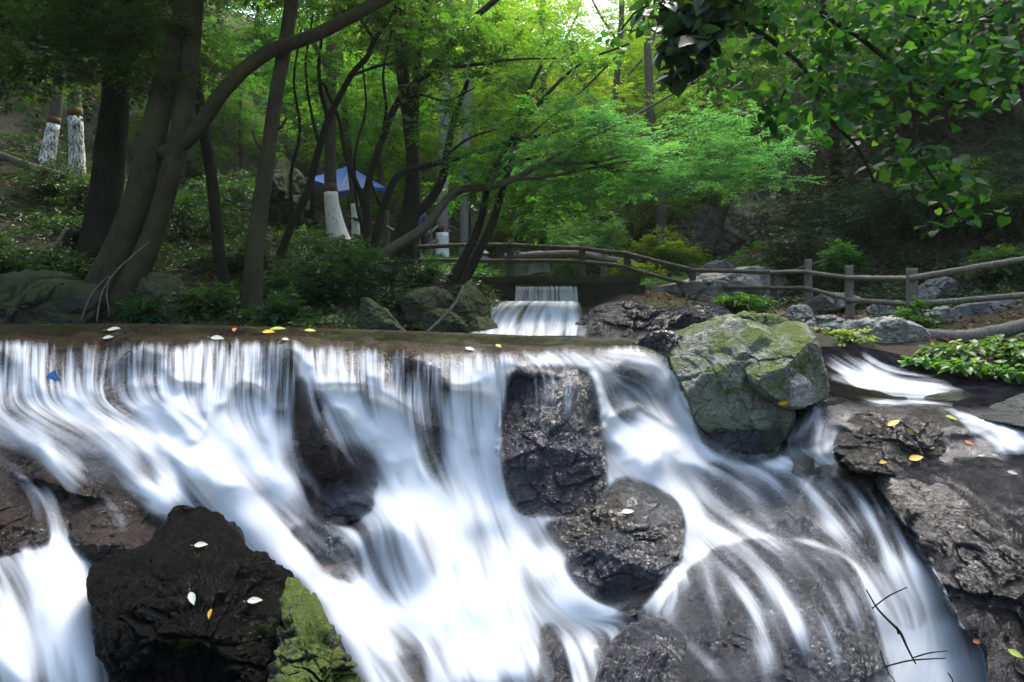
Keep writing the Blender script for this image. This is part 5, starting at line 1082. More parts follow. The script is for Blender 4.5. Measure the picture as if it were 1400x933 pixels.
# ------------------------------------------------------------------ lamp, orange pennant, parasol, table, chair, person
M['black_metal'] = plain_mat('black_metal', (.012, .012, .013), .45, .3, 30, .1); M['frosted'] = plain_mat('frosted_glass', (.30, .31, .29), .35, .2, 20, .05)
def lamp():
    Y = 17.5; b = W(663, 379, Y); k = Y / F; root = empty('post_lamp', b, 'small black lantern on a thin post behind the bridge rail', 'lamp')
    P = np.array([(b[0], Y, b[2] - .2, .020), (b[0], Y, b[2] + 14 * k, .018), (b[0], Y, b[2] + 15 * k, .03)]); V, Fq, T = tube_arrays(catmull(P, 10), 10, 0)
    link_mesh('post', np_mesh('post', V - b, [Fq, T]), M['black_metal'], root, b)
    bm = bmesh.new(); z0 = b[2] + 15 * k; h = 17 * k; w = 4.6 * k
    for sx in (-1, 1):
        for sy in (-1, 1): box_bm(bm, (b[0] + sx * w - .012, Y + sy * w - .012, z0), (b[0] + sx * w + .012, Y + sy * w + .012, z0 + h))
    box_bm(bm, (b[0] - w - .02, Y - w - .02, z0 - .02), (b[0] + w + .02, Y + w + .02, z0 + .015), .006)
    bm_obj('cage', bm, M['black_metal'], root, b)
    bm = bmesh.new(); box_bm(bm, (b[0] - w + .015, Y - w + .015, z0 + .02), (b[0] + w - .015, Y + w - .015, z0 + h * .8)); bm_obj('glass', bm, M['frosted'], root, b)
    bm = bmesh.new(); r = bmesh.ops.create_cone(bm, segments=4, radius1=w * 1.9, radius2=.02, depth=5 * k, cap_ends=True)
    bmesh.ops.rotate(bm, verts=bm.verts, matrix=Matrix.Rotation(PI / 4, 3, 'Z')); bmesh.ops.translate(bm, verts=bm.verts, vec=(b[0], Y, z0 + h + 2.4 * k)); bm_obj('cap', bm, M['black_metal'], root, b)
lamp()
def pennant():
    Y = 23.5; s = np.linspace(0, 1, 12); U, V_ = np.meshgrid(s, s)
    u = 648 + 9 * U * (1 - .35 * V_); v = 319 + 11 * V_ + 1.5 * np.sin(U * 5); y = Y + .06 * np.sin(U * 7 + V_ * 2)
    Pp = W(u, v, y); c = Pp.reshape(-1, 3).mean(0); Pp = Pp.reshape(-1, 3) - c; th = np.array([0, .012, 0]); n = len(Pp)
    Fq = grid_faces(12, 12); root = empty('pennant', c + np.array([0, 0, -.9]), 'small faded orange cloth on a stick above the arch wall', 'flag')
    link_mesh('cloth', np_mesh('cloth', np.concatenate([Pp, Pp + th]), [Fq, Fq[:, ::-1] + n]), plain_mat('orange_cloth', (.48, .13, .05), .8, .3, 20), root, c)
    st = px_path([(647, 352, .5), (647.3, 316, .45)], Y, 8); V, Fq, T = tube_arrays(st, 7, 0); link_mesh('stick', np_mesh('stick', V - c, [Fq, T]), M['bark_grey'], root, c)
pennant()
def parasol():
    Y = 19.6; foot = W(474, 338, Y); foot[2] = float(H(foot[0], foot[1])); apex = W(478, 226, Y)
    root = empty('parasol', foot, 'blue square parasol on a thin pole among the left trunks', 'parasol')
    cor = [W(417, 244, 18.9), W(464, 262, 18.1), W(528, 257, 20.2), W(486, 240, 21.2)]
    n = 14; vs_, fs, o = [], [], 0
    for k in range(4):
        a, c = np.array(cor[k]), np.array(cor[(k + 1) % 4])
        s, t = np.meshgrid(np.linspace(0, 1, n), np.linspace(0, 1, n), indexing='ij')
        e = a * (1 - t[..., None]) + c * t[..., None]
        p = apex * (1 - s[..., None]) + e * s[..., None]
        p[..., 2] -= .10 * np.sin(PI * s) * (.4 + .6 * np.sin(PI * t)) + .05 * s * np.sin(PI * t) * -1
        vs_.append(p.reshape(-1, 3)); fs.append(grid_faces(n, n)[:, ::-1] + o); o += n * n
    V = np.concatenate(vs_); Fq = np.concatenate(fs); m_ = len(V)
    V2 = np.concatenate([V, V - [0, 0, .02]]); cn = link_mesh('canopy', np_mesh('canopy', V2 - foot, [Fq, Fq[:, ::-1] + m_]), M['blue'], root, foot)
    for k in range(4):      # hanging hem
        a, c = np.array(cor[k]), np.array(cor[(k + 1) % 4]); t = np.linspace(0, 1, 12)[:, None]; e = a * (1 - t) + c * t; e[:, 2] += .05 * np.sin(PI * t[:, 0])
        hv = np.concatenate([e, e - [0, 0, .11]]); hv = np.concatenate([hv, hv * 1 + [0, .012, 0]]); g = grid_faces(2, 12)
        link_mesh('hem', np_mesh('hem', hv - foot, [g, g[:, ::-1] + 24]), M['blue'], root, foot)
    ps = np.array([np.r_[foot - [0, 0, .2], .022], np.r_[apex + [0, 0, .08], .02]]); V, Fq, T = tube_arrays(catmull(ps, 12), 10, 0); link_mesh('pole', np_mesh('pole', V - foot, [Fq, T]), M['black_metal'], root, foot)
    hub = apex - [0, 0, .55]
    for k in range(4):
        mid = .45 * np.array(apex) + .55 * np.array(cor[k]) - [0, 0, .06]
        for q0, q1 in ((apex - [0, 0, .04], np.array(cor[k]) - [0, 0, .03]), (hub, mid)):
            V, Fq, T = tube_arrays(catmull(np.array([np.r_[q0, .011], np.r_[.5 * (q0 + q1) - [0, 0, .02], .011], np.r_[q1, .011]]), 8), 6, 0); link_mesh('rib', np_mesh('rib', V - foot, [Fq, T]), M['black_metal'], root, foot)
def blue():
    m = N('blue_canvas'); co = m.n('ShaderNodeTexCoord').outputs['Object']; c = m.mix(m.noise(co, 3, 4), (.006, .07, .28), (.015, .12, .40))
    return m.done(m.n('ShaderNodeMixShader', {0: .35, 1: m.n('ShaderNodeBsdfPrincipled', {'Base Color': c, 'Roughness': .7}).outputs[0], 2: m.n('ShaderNodeBsdfTranslucent', {'Color': c}).outputs[0]}))
M['blue'] = blue(); parasol()
M['pale_plastic'] = plain_mat('pale_plastic', (.46, .47, .48), .5, .2, 12, .1)
def table():
    Y = 18.9; c = W(405, 318, Y); gz = float(H(c[0], c[1])); c[2] = max(c[2], gz + .25); b = np.array([c[0], c[1], gz]); root = empty('low_table', b, 'low grey white table under the tall grey slab', 'table')
    bm = bmesh.new(); box_bm(bm, (c[0] - .42, Y - .3, c[2] - .03), (c[0] + .42, Y + .3, c[2] + .09), .03); bm_obj('table_top', bm, M['pale_plastic'], root, b)
    for sx in (-1, 1):
        for sy in (-1, 1):
            V, Fq, T = tube_arrays(np.array([(c[0] + sx * .36, Y + sy * .24, gz - .1, .02), (c[0] + sx * .34, Y + sy * .22, c[2] - .03, .02)]), 8, 0); link_mesh('leg', np_mesh('leg', V - b, [Fq, T]), M['pale_plastic'], root, b)
table()
def stool():
    Y = 17.6; c = W(337, 292, Y); k = Y / F; gz = float(H(c[0], c[1])); b = np.array([c[0], c[1], gz]); root = empty('notice_board', b, 'small black board on pale bent legs beside the knotted trunk', 'board')
    bm = bmesh.new(); box_bm(bm, (c[0] - 8 * k, Y - .04, c[2] - 6 * k), (c[0] + 8 * k, Y, c[2] + 8 * k), .01); bm_obj('panel', bm, M['black_metal'], root, b)
    for pts in ([(c[0] - 8 * k, Y - .06, gz, .012), (c[0] - 7.5 * k, Y - .06, c[2], .012)], [(c[0] - 7.5 * k, Y - .06, c[2], .012), (c[0] + 4 * k, Y - .06, c[2] + 1.5 * k, .012), (c[0] + 8 * k, Y - .06, gz, .012)], [(c[0] - 5 * k, Y - .06, c[2] + 6 * k, .01), (c[0] + 6 * k, Y - .06, c[2] + 6.5 * k, .01)]):
        V, Fq, T = tube_arrays(catmull(np.array(pts), 14), 7, 0); link_mesh('leg', np_mesh('leg', V - b, [Fq, T]), M['pale_plastic'], root, b)
stool()
def person():
    Y = 18.0; k = Y / F
    f = W(573, 360, Y); gz = f[2]; x = f[0]; b = np.array([x, Y, gz])
    root = empty('person', b, 'person in a dark blue jacket seen from behind on the steps beside the forked trunk', 'person')
    h = 1.62
    J = {'pelvis': (0, 0, .52), 'waist': (-.01, 0, .60), 'chest': (-.03, .02, .73), 'neck': (-.05, .05, .83), 'head0': (-.06, .07, .875), 'head1': (-.065, .075, .95), 'top': (-.066, .075, .985),
         'hl': (-.055, 0, .50), 'kl': (-.06, .03, .285), 'al': (-.055, -.01, .045), 'tl': (-.055, .07, .02), 'hr': (.055, 0, .50), 'kr': (.06, .04, .285), 'ar': (.06, .02, .045), 'tr': (.06, .09, .02),
         'sl': (-.135, .03, .795), 'el': (-.165, .03, .63), 'wl': (-.155, .07, .49), 'fl': (-.153, .085, .44), 'sr': (.08, .03, .79), 'er': (.115, .04, .63), 'wr': (.105, .08, .49), 'fr': (.10, .095, .44)}
    Rr = {'pelvis': .088, 'waist': .08, 'chest': .092, 'neck': .036, 'head0': .045, 'head1': .056, 'top': .036, 'hl': .062, 'kl': .042, 'al': .028, 'tl': .022, 'hr': .062, 'kr': .042, 'ar': .028, 'tr': .022, 'sl': .043, 'el': .034, 'wl': .024, 'fl': .022, 'sr': .043, 'er': .034, 'wr': .024, 'fr': .022}
    E = [('pelvis','waist'),('waist','chest'),('chest','neck'),('neck','head0'),('head0','head1'),('head1','top'),('pelvis','hl'),('hl','kl'),('kl','al'),('al','tl'),('pelvis','hr'),('hr','kr'),('kr','ar'),('ar','tr'),('chest','sl'),('sl','el'),('el','wl'),('wl','fl'),('chest','sr'),('sr','er'),('er','wr'),('wr','fr')]
    def skin_obj(name, keys, grow, mat):
        ks = [q for q in J if q in keys]; me = bpy.data.meshes.new(name)
        me.from_pydata([Vector(J[q]) * h for q in ks], [(ks.index(a), ks.index(c)) for a, c in E if a in ks and c in ks], [])
        o = link_mesh(name, me, mat, root, b); md = o.modifiers.new('skin', 'SKIN')
        for i, q in enumerate(ks): r = Rr[q] * h * grow; me.skin_vertices[0].data[i].radius = (r, r * .85)
        me.skin_vertices[0].data[0].use_root = True
        o.modifiers.new('sub', 'SUBSURF').render_levels = 2
        return o
    skin_obj('body', list(J), 1.0, plain_mat('skin', (.32, .19, .13), .6, .15))
    skin_obj('jacket', ['pelvis', 'waist', 'chest', 'sl', 'el', 'wl', 'sr', 'er', 'wr'], 1.18, plain_mat('blue_jacket', (.018, .05, .13), .8, .3))
    skin_obj('trousers', ['pelvis', 'hl', 'kl', 'al', 'hr', 'kr', 'ar'], 1.14, plain_mat('dark_trousers', (.012, .02, .035), .85, .3))
    bm = bmesh.new(); bmesh.ops.create_uvsphere(bm, u_segments=20, v_segments=14, radius=.108)
    for v in bm.verts: v.co = Vector((v.co.x * .88, v.co.y * .95 - .012, v.co.z * 1.0)) + Vector(J['head1']) * h + Vector((0, 0, .02))
    me = bpy.data.meshes.new('hair'); bm.to_mesh(me); bm.free(); link_mesh('hair', me, plain_mat('black_hair', (.012, .010, .009), .6, .3, 50), root, b)
person()
# blue scrap of plastic caught in the curtain at the left
def scrap():
    hh = tree.ray_cast(Vector((0, 0, ZC)), Vector(W(72, 518, 1.0)) - Vector((0, 0, ZC))); Y = (hh[0].y if hh[0] else 4.7) - .02
    th, r = np.meshgrid(np.linspace(0, 2 * PI, 22, endpoint=False), np.linspace(0, 1, 9), indexing='xy')
    u = 73 + r * 8 * np.cos(th) * (1 + .25 * np.sin(2 * th)); v = 519 + r * 10 * np.sin(th)
    P = W(u + 2 * np.sin(3 * th + 1) * r, v + 3 * np.cos(2 * th) * r, Y - .012 * (1 - r ** 2) + .008 * np.sin(th * 3) * r); c = P.reshape(-1, 3).mean(0); Q = P.reshape(-1, 3) - c; n = len(Q); g = grid_faces(9, 22, True)
    tag(link_mesh('plastic_scrap', np_mesh('plastic_scrap', np.concatenate([Q, Q + [0, .02, 0]]), [g[:, ::-1], g + n]), plain_mat('blue_plastic', (.02, .13, .34), .4, .3, 20), None, c), 'small blue scrap of plastic caught in the white curtain at the far left', 'plastic scrap')
scrap()
# ------------------------------------------------------------------ undergrowth
def bush(label, u, Y, rx, rz, n, leaf='leaf_deep', kind='shrub', group=None, seed=0, lift=.35, ll=.075, lw=.024, spray=.24, K=3, dx=0.0, droop=.2, stems=7, z=None):
    rs = np.random.RandomState(seed + 900)
    x = (u - 700.0) / F * Y; b = on_ground(x, Y); 
    if z is not None: b[2] = z
    root = empty(kind, b, label, 'shrub' if kind == 'shrub' else 'plant', group)
    cl = [(rs.normal(0, .42) * rx, rs.normal(0, .35) * rx, max(.1 * rz, rz * lift + rs.uniform(-.1, .9) * rz * .6), rx * rs.uniform(.28, .5), rx * .4, rz * rs.uniform(.25, .45), n // 9) for k in range(9)]
    V, T, ab = crown_arrays(rs, cl, spray, K, ll, lw, .7, droop)
    link_mesh('foliage', np_mesh('foliage', V, quads(len(V) // 4), False, T), M[leaf], root, b)
    paths = []
    for k in range(stems):
        c = cl[k % 9]; paths.append(catmull(np.array([(c[0] * .15, c[1] * .15, -.1, .012), (c[0] * .5, c[1] * .5, c[2] * .5, .009), (c[0], c[1], c[2], .004)]), 6))
    link_mesh('stem', tubes_mesh('stem', paths, 5), M['bark_dark'], root, b)
    return root
sh = [
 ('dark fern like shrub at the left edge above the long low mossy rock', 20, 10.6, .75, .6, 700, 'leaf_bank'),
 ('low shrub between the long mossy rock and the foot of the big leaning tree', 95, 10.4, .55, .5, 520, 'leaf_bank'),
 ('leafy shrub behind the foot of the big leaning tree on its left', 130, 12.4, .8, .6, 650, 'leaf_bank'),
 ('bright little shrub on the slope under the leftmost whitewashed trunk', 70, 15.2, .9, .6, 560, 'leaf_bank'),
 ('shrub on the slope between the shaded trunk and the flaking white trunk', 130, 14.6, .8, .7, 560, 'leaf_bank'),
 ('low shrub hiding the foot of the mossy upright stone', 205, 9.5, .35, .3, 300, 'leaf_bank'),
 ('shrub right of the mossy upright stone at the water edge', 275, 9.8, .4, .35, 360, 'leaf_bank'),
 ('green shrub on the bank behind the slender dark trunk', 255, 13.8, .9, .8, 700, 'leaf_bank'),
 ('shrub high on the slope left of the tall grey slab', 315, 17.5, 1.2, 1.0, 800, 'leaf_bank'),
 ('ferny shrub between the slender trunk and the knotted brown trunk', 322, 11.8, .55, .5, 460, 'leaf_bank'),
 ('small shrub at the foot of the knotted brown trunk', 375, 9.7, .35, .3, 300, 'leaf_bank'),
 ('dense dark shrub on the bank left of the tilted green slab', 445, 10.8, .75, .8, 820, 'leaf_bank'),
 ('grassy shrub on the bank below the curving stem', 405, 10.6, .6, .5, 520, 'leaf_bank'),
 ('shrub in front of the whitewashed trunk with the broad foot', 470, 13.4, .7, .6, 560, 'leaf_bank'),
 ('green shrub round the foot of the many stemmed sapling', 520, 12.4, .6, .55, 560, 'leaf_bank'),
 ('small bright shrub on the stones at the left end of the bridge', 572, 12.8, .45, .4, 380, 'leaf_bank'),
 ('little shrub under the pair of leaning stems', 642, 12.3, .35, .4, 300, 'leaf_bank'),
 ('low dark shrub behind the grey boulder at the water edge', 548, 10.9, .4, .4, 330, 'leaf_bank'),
 ('pale bushy shrub behind the middle of the bridge', 775, 19, 1.1, 1.6, 900, 'leaf_pale'),  # bushes behind the bridge: missing sunlight put into lighter leaf colours
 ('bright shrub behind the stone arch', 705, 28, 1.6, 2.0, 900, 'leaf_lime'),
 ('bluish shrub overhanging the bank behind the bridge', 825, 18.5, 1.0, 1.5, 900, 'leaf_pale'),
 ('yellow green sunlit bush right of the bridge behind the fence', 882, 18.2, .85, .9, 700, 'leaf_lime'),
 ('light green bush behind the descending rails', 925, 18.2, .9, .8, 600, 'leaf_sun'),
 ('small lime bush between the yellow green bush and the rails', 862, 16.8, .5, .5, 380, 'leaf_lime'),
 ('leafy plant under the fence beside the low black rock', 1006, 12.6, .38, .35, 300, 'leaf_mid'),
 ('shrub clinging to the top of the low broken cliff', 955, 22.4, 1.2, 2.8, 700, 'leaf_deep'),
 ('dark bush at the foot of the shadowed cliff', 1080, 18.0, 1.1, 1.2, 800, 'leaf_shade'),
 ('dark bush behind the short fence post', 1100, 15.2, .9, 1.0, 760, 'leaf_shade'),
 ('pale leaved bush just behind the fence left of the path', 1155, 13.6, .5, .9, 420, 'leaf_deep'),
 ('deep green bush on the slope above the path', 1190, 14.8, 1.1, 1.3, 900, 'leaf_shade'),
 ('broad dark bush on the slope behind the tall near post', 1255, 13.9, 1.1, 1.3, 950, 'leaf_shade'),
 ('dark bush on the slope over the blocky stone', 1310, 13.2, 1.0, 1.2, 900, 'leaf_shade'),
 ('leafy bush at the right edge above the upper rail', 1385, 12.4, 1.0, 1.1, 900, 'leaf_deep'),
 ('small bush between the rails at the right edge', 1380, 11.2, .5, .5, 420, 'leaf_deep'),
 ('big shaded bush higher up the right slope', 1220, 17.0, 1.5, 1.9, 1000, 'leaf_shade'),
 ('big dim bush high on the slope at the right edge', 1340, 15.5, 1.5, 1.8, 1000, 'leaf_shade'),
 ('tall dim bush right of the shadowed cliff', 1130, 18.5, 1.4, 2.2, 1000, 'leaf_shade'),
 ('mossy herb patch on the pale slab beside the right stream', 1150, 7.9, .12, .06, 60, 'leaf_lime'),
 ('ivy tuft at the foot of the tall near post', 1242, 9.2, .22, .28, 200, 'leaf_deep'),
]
for k, (lab, u, Y, rx, rz, n, lf) in enumerate(sh):
    bush(lab, u, Y, rx, rz, n, lf, group='undergrowth shrubs on the banks', seed=k)
# broad leaved plants by the right stream
def leafy_plant(label, u, v, Y, r, n, seed, leaf='leaf_fresh', L=.08):
    rs = np.random.RandomState(seed + 1500)
    b = W(u, v, Y); root = empty('leafy_plant', b, label, 'plant', 'broad leaved plants beside the right stream')
    n = int(n * 1.7); a = rs.uniform(0, 2 * PI, n); rr = r * np.sqrt(rs.rand(n)); hh = rs.uniform(.25, 1.0, n) * r * .8 * (1.1 - rr / r * .5)
    p = np.stack([np.cos(a) * rr, np.sin(a) * rr, hh], -1)
    d = unit(np.stack([np.cos(a), np.sin(a), rs.normal(-.25, .3, n)], -1) + rs.normal(0, .35, (n, 3)))
    up = unit(np.c_[rs.normal(0, .3, (n, 2)), np.ones(n)])
    V, Fq, per = heart_quads(rs, p, d, up, L * rs.uniform(.5, 1.25, n), .36)
    link_mesh('leaf_cluster', np_mesh('leaf_cluster', V, Fq, True, np.repeat(np.clip(rs.normal(.55, .25, n), 0, 1), per)), M[leaf], root, b)
    paths = [np.array([(0, 0, -.08, .006), (x * .6, y * .6, z * .6, .004), (x, y, z, .002)]) for x, y, z in p[::3]]
    link_mesh('stem', tubes_mesh('stem', paths, 4, 0), M['leaf_fresh'], root, b)
M['leaf_fresh'] = leaf_mat('fresh_leaves', (.018, .07, .010), (.045, .135, .016), (.10, .21, .025), .4)
for k, (lab, u, v, Y, r, n) in enumerate([
  ('leftmost small plant of the leafy patch by the right stream', 1258, 502, 6.9, .16, 46),
  ('low plant at the front of the leafy patch above the dark smooth rock', 1318, 512, 6.5, .2, 60),
  ('tall broad leaved plant in the middle of the leafy patch', 1322, 492, 6.9, .26, 90),
  ('bushy plant of the leafy patch under the fallen log', 1372, 488, 7.0, .28, 100),
  ('plant of the leafy patch cut by the right edge', 1412, 500, 6.7, .28, 100),
  ('plant at the front right of the leafy patch near the water', 1375, 518, 6.4, .2, 60),
  ('small plant at the back of the leafy patch beside the pale stone', 1282, 488, 7.3, .18, 50)]):
    leafy_plant(lab, u, v, Y, r, n, k)
leafy_plant('fresh leafy plant growing by itself under the fence rails', 1010, 424, 12.2, .34, 70, 20, L=.16)

# creeping ground cover, dead leaves and twigs on the banks: far too many to count
rc = np.random.RandomState(61)
def scatter(n, x0, x1, y0, y1, keep):
    x = rc.uniform(x0, x1, n); y = rc.uniform(y0, y1, n); k = keep(x, y); x, y = x[k], y[k]
    return np.stack([x, y, H(x, y)], -1)
def left_keep(x, y):
    m = fbm(np.stack([x * .9, y * .9, 0 * x], -1), 3)
    u = 700 + F * x / y
    return (u < 690) & (m + rc.normal(0, .15, len(x)) > -.12)
pts = scatter(30000, -16, .2, 9.3, 22, left_keep)
pr = scatter(22000, 3.0, 15, 9.5, 24, lambda x, y: (700 + F * x / y > 1060) & ((np.abs(x - 5.0) * .55 + np.abs(y - 11.3) * .55) > 1.1) & (y > 11.6) | ((700 + F * x / y > 1290) & (y > 10.3)))
pb = scatter(9000, -6, 8, 15.5, 32, lambda x, y: (fbm(np.stack([x * .5, y * .5, 0 * x], -1), 3) > -.2) & (np.abs(x - .8) > 1.2))
def cover(name, P_, leaf, ll, lw, K=2):
    n = len(P_); out = unit(rc.normal(size=(n, 3)) * [1, 1, .35] + [0, 0, .35])
    (p, d, U, LL, LW), per = spray_leaves(rc, P_ + np.c_[rc.normal(0, .03, (n, 2)), rc.uniform(0, .14, n)], out, .16 * rc.uniform(.5, 1.5, n), K, ll, lw, .5, .3)
    ti = np.tile(np.clip(.5 + .9 * fbm(P_ * .8, 3) + rc.normal(0, .15, n), 0, 1), per)
    o = link_mesh(name, np_mesh(name, leaf_quads(p, d, U, LL, LW), quads(len(p)), False, ti), M[leaf])
    return tag(o, 'mixed low ground cover of small leaves spread over the bank', 'ground cover', None, 'stuff')
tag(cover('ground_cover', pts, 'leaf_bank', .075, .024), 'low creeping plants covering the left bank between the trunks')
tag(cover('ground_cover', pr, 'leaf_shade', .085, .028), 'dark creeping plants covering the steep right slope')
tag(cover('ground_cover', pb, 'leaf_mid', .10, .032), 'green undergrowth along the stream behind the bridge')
def dead_leaves():
    a = scatter(16000, -14, .2, 9.2, 18, lambda x, y: fbm(np.stack([x * .7 + 5, y * .7, 0 * x], -1), 3) > -.15)
    b = scatter(5000, 2.5, 9, 8, 15, lambda x, y: x > 2.5)
    P_ = np.concatenate([a, b]); n = len(P_); P_[:, 2] += rc.uniform(.005, .05, n)
    d = unit(rc.normal(size=(n, 3)) * [1, 1, .3]); up = unit(np.c_[rc.normal(0, .45, (n, 2)), np.ones(n)])
    o = link_mesh('leaf_litter', np_mesh('leaf_litter', leaf_quads(P_, d, up, rc.uniform(.05, .11, n), rc.uniform(.015, .032, n)), quads(n), False, rc.rand(n)), M['litter'])
    tag(o, 'brown dead leaves strewn over the soil of both banks', 'leaf litter', None, 'stuff')
M['litter'] = leaf_mat('dead_leaves', (.022, .013, .007), (.085, .05, .026), (.22, .15, .075), .2, .7, .2)
dead_leaves()

# ------------------------------------------------------------------ the branch that hangs in from the upper right
def overhang():
    rs = np.random.RandomState(4242)
    Y = 4.3
    gb = on_ground(5.2, 4.6, 0)
    root = empty('overhanging_tree', gb, 'broad leaved tree leaning in from the upper right with big sunlit leaves', 'tree')
    tr = catmull(np.array([(5.2, 4.6, gb[2] - .3, .16), (5.0, 4.7, 1.0, .14), (4.5, 4.7, 2.2, .12), (3.9, 4.6, 3.2, .09), (3.0, 4.4, 3.6, .06)]), 30)
    V, Fq, T = tube_arrays(tr, 14, .1, .4, 3); link_mesh('trunk', np_mesh('trunk', V - gb, [Fq, T]), M['bark_dark'], root, gb)
    br = [[(1420,-130,6,4.5),(1280,-70,5,4.3),(1124,0,4,4.2),(1180,55,3.4,4.1),(1243,103,3,4.0),(1290,130,2.4,3.9),(1360,170,1.6,3.8)],
          [(1280,-70,5,4.3),(1120,-50,4.4,4.4),(1010,10,4,4.4),(1060,60,3.4,4.3),(1100,95,3,4.2),(1132,160,2.6,4.1),(1170,200,2.2,4.0),(1196,250,1.6,3.9)],
          [(1243,103,2.4,4.0),(1250,170,2.2,3.8),(1262,220,1.8,3.7),(1288,262,1.5,3.6),(1312,305,1.0,3.5)],
          [(1420,-130,6,4.5),(1400,-30,4,4.5),(1350,20,3,4.4),(1300,30,2.4,4.3),(1230,20,1.8,4.2)],
          [(1400,-30,3,4.5),(1420,40,2.4,4.4),(1390,90,2,4.3),(1340,110,1.4,4.2)],
          [(1010,10,3,4.4),(960,20,3,4.3),(930,50,2.4,4.2),(925,90,1.6,4.1)],
          [(1100,95,2,4.2),(1070,130,1.6,4.1),(1060,180,1.2,4.0)],
          [(1120,-50,3,4.4),(1040,-20,3,4.6),(960,-10,2.4,4.6),(880,10,1.8,4.6),(850,40,1.2,4.6)]]
    for b in br:
        V, Fq, T = tube_arrays(px_path(b, Y), 8, .08, 0, 5); link_mesh('branch', np_mesh('branch', V - gb, [Fq, T]), M['bark_dark'], root, gb)
    def leaves(clumps, leaf, L0, nm, shade=0):
        P_, D_, U_, T_ = [], [], [], []
        for (u, v, Yc, ru, rv, n) in clumps:
            n = int(n * 2.3); c = W(u, v, Yc); q = unit(rs.normal(size=(n, 3))) * rs.uniform(0, 1, (n, 1)) ** .5
            P_.append(c + q * [ru / F * Yc, .35, rv / F * Yc])
            D_.append(unit(rs.normal(size=(n, 3)) * [1, .8, .5] + [0, -.2, -.55])); U_.append(unit(rs.normal(size=(n, 3)) * .6 + [0, -.25, .9]))
            T_.append(np.clip(rs.normal(.48, .3, n) + rs.uniform(-.25, .25), 0, 1))
        P_, D_, U_, T_ = map(np.concatenate, (P_, D_, U_, T_)); n = len(P_)
        V, Fq, per = heart_quads(rs, P_, D_, U_, L0 * rs.uniform(.6, 1.2, n))
        link_mesh(nm, np_mesh(nm, V - gb, Fq, True, np.repeat(T_, per)), M[leaf], root, gb)
    leaves([(1060,30,4.3,70,40,50),(1130,60,4.2,80,45,60),(1200,40,4.2,80,45,65),(1280,40,4.2,80,50,65),(1360,40,4.2,80,50,65),(1110,120,4.1,60,40,45),(1180,130,4.1,60,40,46),(1240,100,4.0,50,35,36),(1300,90,4.0,70,40,46),(1370,100,4.1,60,40,40),
            (1130,170,4.0,45,25,20),(1200,170,4.0,50,25,24),(1060,175,4.0,18,22,10),(1050,150,4.0,25,25,12),(1290,120,3.9,45,25,20),(1335,150,3.8,30,14,10),(1240,215,3.8,40,20,26),(1265,240,3.7,28,14,18),(1290,258,3.6,18,12,10),(1308,275,3.6,14,14,8),(1313,303,3.5,14,14,9),
            (1010,30,4.4,50,40,30),(1420,80,4.3,60,60,40),(1000,110,4.3,50,30,16),(870,40,4.6,50,25,14),(930,30,4.5,60,30,26),(1350,-30,4.4,100,40,60),(1200,-30,4.4,110,40,70),(1050,-30,4.4,100,40,60)], 'leaf_fore', .064, 'leaf_cluster')
    leaves([(950,20,3.9,40,45,60),(935,70,3.85,36,40,34),(985,10,3.9,45,40,50),(905,20,4.0,40,30,24)], 'leaf_shade', .10, 'leaf_cluster')  # shaded clump: its shade comes from the darker leaf colour
overhang()

# ------------------------------------------------------------------ fallen leaves one can count
M['yellow_leaf'] = plain_mat('yellow_leaf', (.55, .34, .02), .55, .3, 60, .2); M['pale_leaf'] = plain_mat('pale_leaf', (.40, .40, .31), .55, .25, 60, .2)
M['orange_leaf'] = plain_mat('orange_leaf', (.42, .14, .03), .6, .3, 60, .2); M['lime_leaf'] = plain_mat('lime_leaf', (.33, .38, .04), .55, .3, 60, .2)
fl_me = {}
for nm in ('yellow_leaf', 'pale_leaf', 'orange_leaf', 'lime_leaf'):
    pr_ = [(0, 0, 0), (.12, .14, .03), (.35, .24, .06), (.62, .2, .05), (.85, .09, .02), (1.0, 0, -.03), (.85, -.09, .02), (.62, -.2, .05), (.35, -.24, .06), (.12, -.14, .03)]
    Vl = np.array(pr_ + [(.2, 0, 0), (.5, 0, 0), (.8, 0, 0)]) - [.5, 0, 0]
    Vl = np.concatenate([Vl, [(-.72, .02, .02), (-.72, -.02, .02)]])
    T_ = [(0, 1, 10), (1, 2, 10), (2, 11, 10), (2, 3, 11), (3, 12, 11), (3, 4, 12), (4, 5, 12), (5, 6, 12), (6, 7, 12), (7, 11, 12), (7, 8, 11), (8, 10, 11), (8, 9, 10), (9, 0, 10), (0, 13, 14)]
    fl_me[nm] = np_mesh('fallen_leaf', Vl, np.array(T_)); fl_me[nm].materials.append(M[nm])
rl = np.random.RandomState(8)
WV_, WF_ = VA, FA
def fallen(label, u, v, px, kind, ang=0.0, tilt=.0, group='fallen leaves on the rocks and the weir'):
    d = Vector(W(u, v, 1.0)) - Vector((0, 0, ZC)); h = tree.ray_cast(Vector((0, 0, ZC)), d)
    if h[0] is None: return
    p = h[0]; n = h[1] if h[1].dot(d) < 0 else -h[1]
    n = (n + Vector((0, -.55, .5))).normalized()
    o = bpy.data.objects.new('fallen_leaf', fl_me[kind]); COL.objects.link(o)
    s = .78 * px / F * p.y; o.scale = (s, s, s); o.location = p + n * .012
    x = Vector((math.cos(ang), 0, -math.sin(ang))); x = (x - n * x.dot(n)).normalized(); y = n.cross(x)
    o.rotation_euler = Matrix((x, y, n)).transposed().to_euler()
    tag(o, label, 'leaf', group)
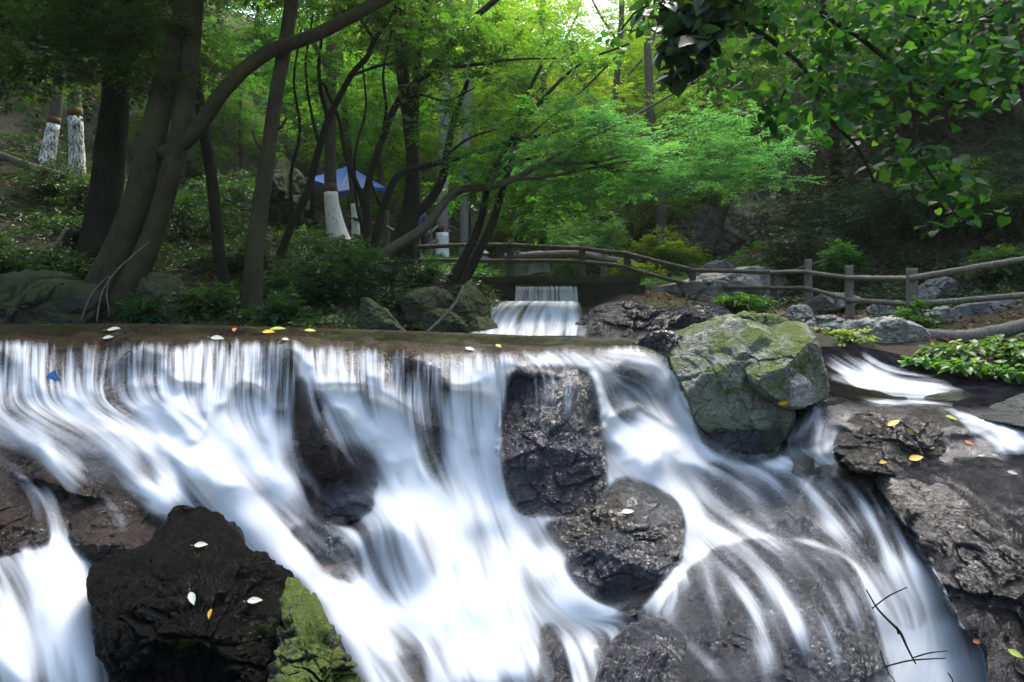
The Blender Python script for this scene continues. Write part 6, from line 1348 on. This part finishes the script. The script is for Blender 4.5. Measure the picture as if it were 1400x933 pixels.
for a in [
 ('pale leaf lying on the sloping top of the black wet boulder', 276, 747, 24, 'pale_leaf', -.1),
 ('narrow pale leaf standing on the face of the black wet boulder', 263, 820, 26, 'pale_leaf', 1.35),
 ('small yellow leaf on the face of the black wet boulder', 290, 841, 20, 'yellow_leaf', 1.1),
 ('pale leaf right of the yellow one on the black wet boulder', 349, 823, 26, 'pale_leaf', -.25),
 ('biggest yellow leaf on the layered brown rock', 1222, 580, 26, 'yellow_leaf', -.6),
 ('smaller yellow leaf right of the biggest one on the layered brown rock', 1243, 590, 18, 'yellow_leaf', .5),
 ('yellow leaf lying low at the front of the layered brown rock', 1252, 628, 28, 'yellow_leaf', -.3),
 ('little yellow leaf at the lower left of the layered brown rock', 1205, 633, 18, 'yellow_leaf', .1),
 ('orange leaf at the right end of the layered brown rock', 1325, 607, 17, 'orange_leaf', .9),
 ('lime leaf on the green crest of the layered brown rock', 1300, 573, 22, 'lime_leaf', .4),
 ('pale leaf on top of the huge craggy rock near the right edge', 1383, 648, 18, 'pale_leaf', .4),
 ('pale leaf on the brown topped rock below the square block', 858, 702, 26, 'pale_leaf', -.7),
 ('pale leaf caught on the mossy rock at the bottom edge', 812, 887, 22, 'pale_leaf', .1),
 ('yellow leaf at the foot of the large grey green boulder', 1071, 549, 22, 'yellow_leaf', -.1),
 ('yellow green leaf on the crest of the weir beside the pale forked one', 380, 452, 30, 'lime_leaf', -.3),
 ('yellow leaf at the left of the little heap of leaves on the weir', 368, 456, 26, 'yellow_leaf', .4),
 ('pale leaf hanging over the lip of the weir below the heap', 391, 466, 18, 'pale_leaf', .9),
 ('pale forked leaf on the lip of the weir left of the heap', 298, 464, 26, 'pale_leaf', .3),
 ('long pale leaf lying on the crest near the left end of the weir', 157, 452, 26, 'pale_leaf', 0),
 ('second pale leaf just in front of the long one on the weir', 149, 463, 20, 'pale_leaf', 0),
 ('tan leaf standing up on the crest of the weir', 321, 453, 16, 'orange_leaf', 1.4),
 ('lone yellow leaf on the weir right of the heap', 424, 454, 22, 'lime_leaf', 0),
 ('pale leaf washed against the lip in the middle of the weir', 643, 479, 20, 'pale_leaf', .7),
 ('lime leaf on the lip of the weir left of the square block', 682, 475, 16, 'lime_leaf', 1.2),
 ('orange leaf stuck on the craggy rock beside the foam', 1337, 878, 16, 'orange_leaf', .2),
 ('green yellow leaf lying at the bottom right of the craggy rock', 1388, 895, 24, 'lime_leaf', .8)]:
    fallen(*a)
# ------------------------------------------------------------------ light, sky, render settings
SUN_EL, SUN_AZ = math.radians(58), math.radians(22)
wd = bpy.data.worlds.new('World'); SC.world = wd; wd.use_nodes = True
nt = wd.node_tree; nt.nodes.clear()
sky = nt.nodes.new('ShaderNodeTexSky'); sky.sky_type = 'NISHITA'; sky.sun_disc = False
sky.sun_elevation = SUN_EL; sky.sun_rotation = SUN_AZ; sky.air_density = 1.6; sky.dust_density = 3.0; sky.ozone_density = .6
bg = nt.nodes.new('ShaderNodeBackground'); bg.inputs[1].default_value = SKY_S
wo = nt.nodes.new('ShaderNodeOutputWorld')
nt.links.new(sky.outputs[0], bg.inputs[0]); nt.links.new(bg.outputs[0], wo.inputs[0])
sl = bpy.data.lights.new('sun', 'SUN'); sl.energy = SUN_S; sl.angle = math.radians(SUN_A); sl.color = (1, .97, .90)
so = bpy.data.objects.new('sun', sl); COL.objects.link(so)
sd = Vector((math.sin(SUN_AZ) * math.cos(SUN_EL), math.cos(SUN_AZ) * math.cos(SUN_EL), math.sin(SUN_EL)))
so.rotation_euler = sd.to_track_quat('Z', 'Y').to_euler(); so.location = sd * 60
SC.view_settings.view_transform = 'Standard'; SC.view_settings.look = 'None'
SC.view_settings.exposure = EXPO; SC.view_settings.gamma = 1; SC.view_settings.use_curve_mapping = False
SC.render.engine = 'CYCLES'
cy = SC.cycles; cy.use_denoising = True; cy.max_bounces = 6; cy.diffuse_bounces = 3; cy.glossy_bounces = 2; cy.transmission_bounces = 4; cy.transparent_max_bounces = 12
cy.use_adaptive_sampling = True; cy.caustics_reflective = False; cy.caustics_refractive = False; cy.sample_clamp_indirect = 8

if HAZE:
    hz = N('valley_air'); hz.m.node_tree.nodes.remove(hz.out); out = hz.t.nodes.new('ShaderNodeOutputMaterial')
    vp = hz.n('ShaderNodeVolumePrincipled', {'Color': (.93, .97, .88, 1), 'Density': HAZE, 'Anisotropy': .35}); hz.t.links.new(vp.outputs[0], out.inputs['Volume'])
    bm = bmesh.new(); box_bm(bm, (-76, -46, -8), (76, 106, 70)); o = bm_obj('haze', bm, hz.m); tag(o, kind='stuff')
    o['label'] = 'thin pale air filling the valley'; o['category'] = 'haze'
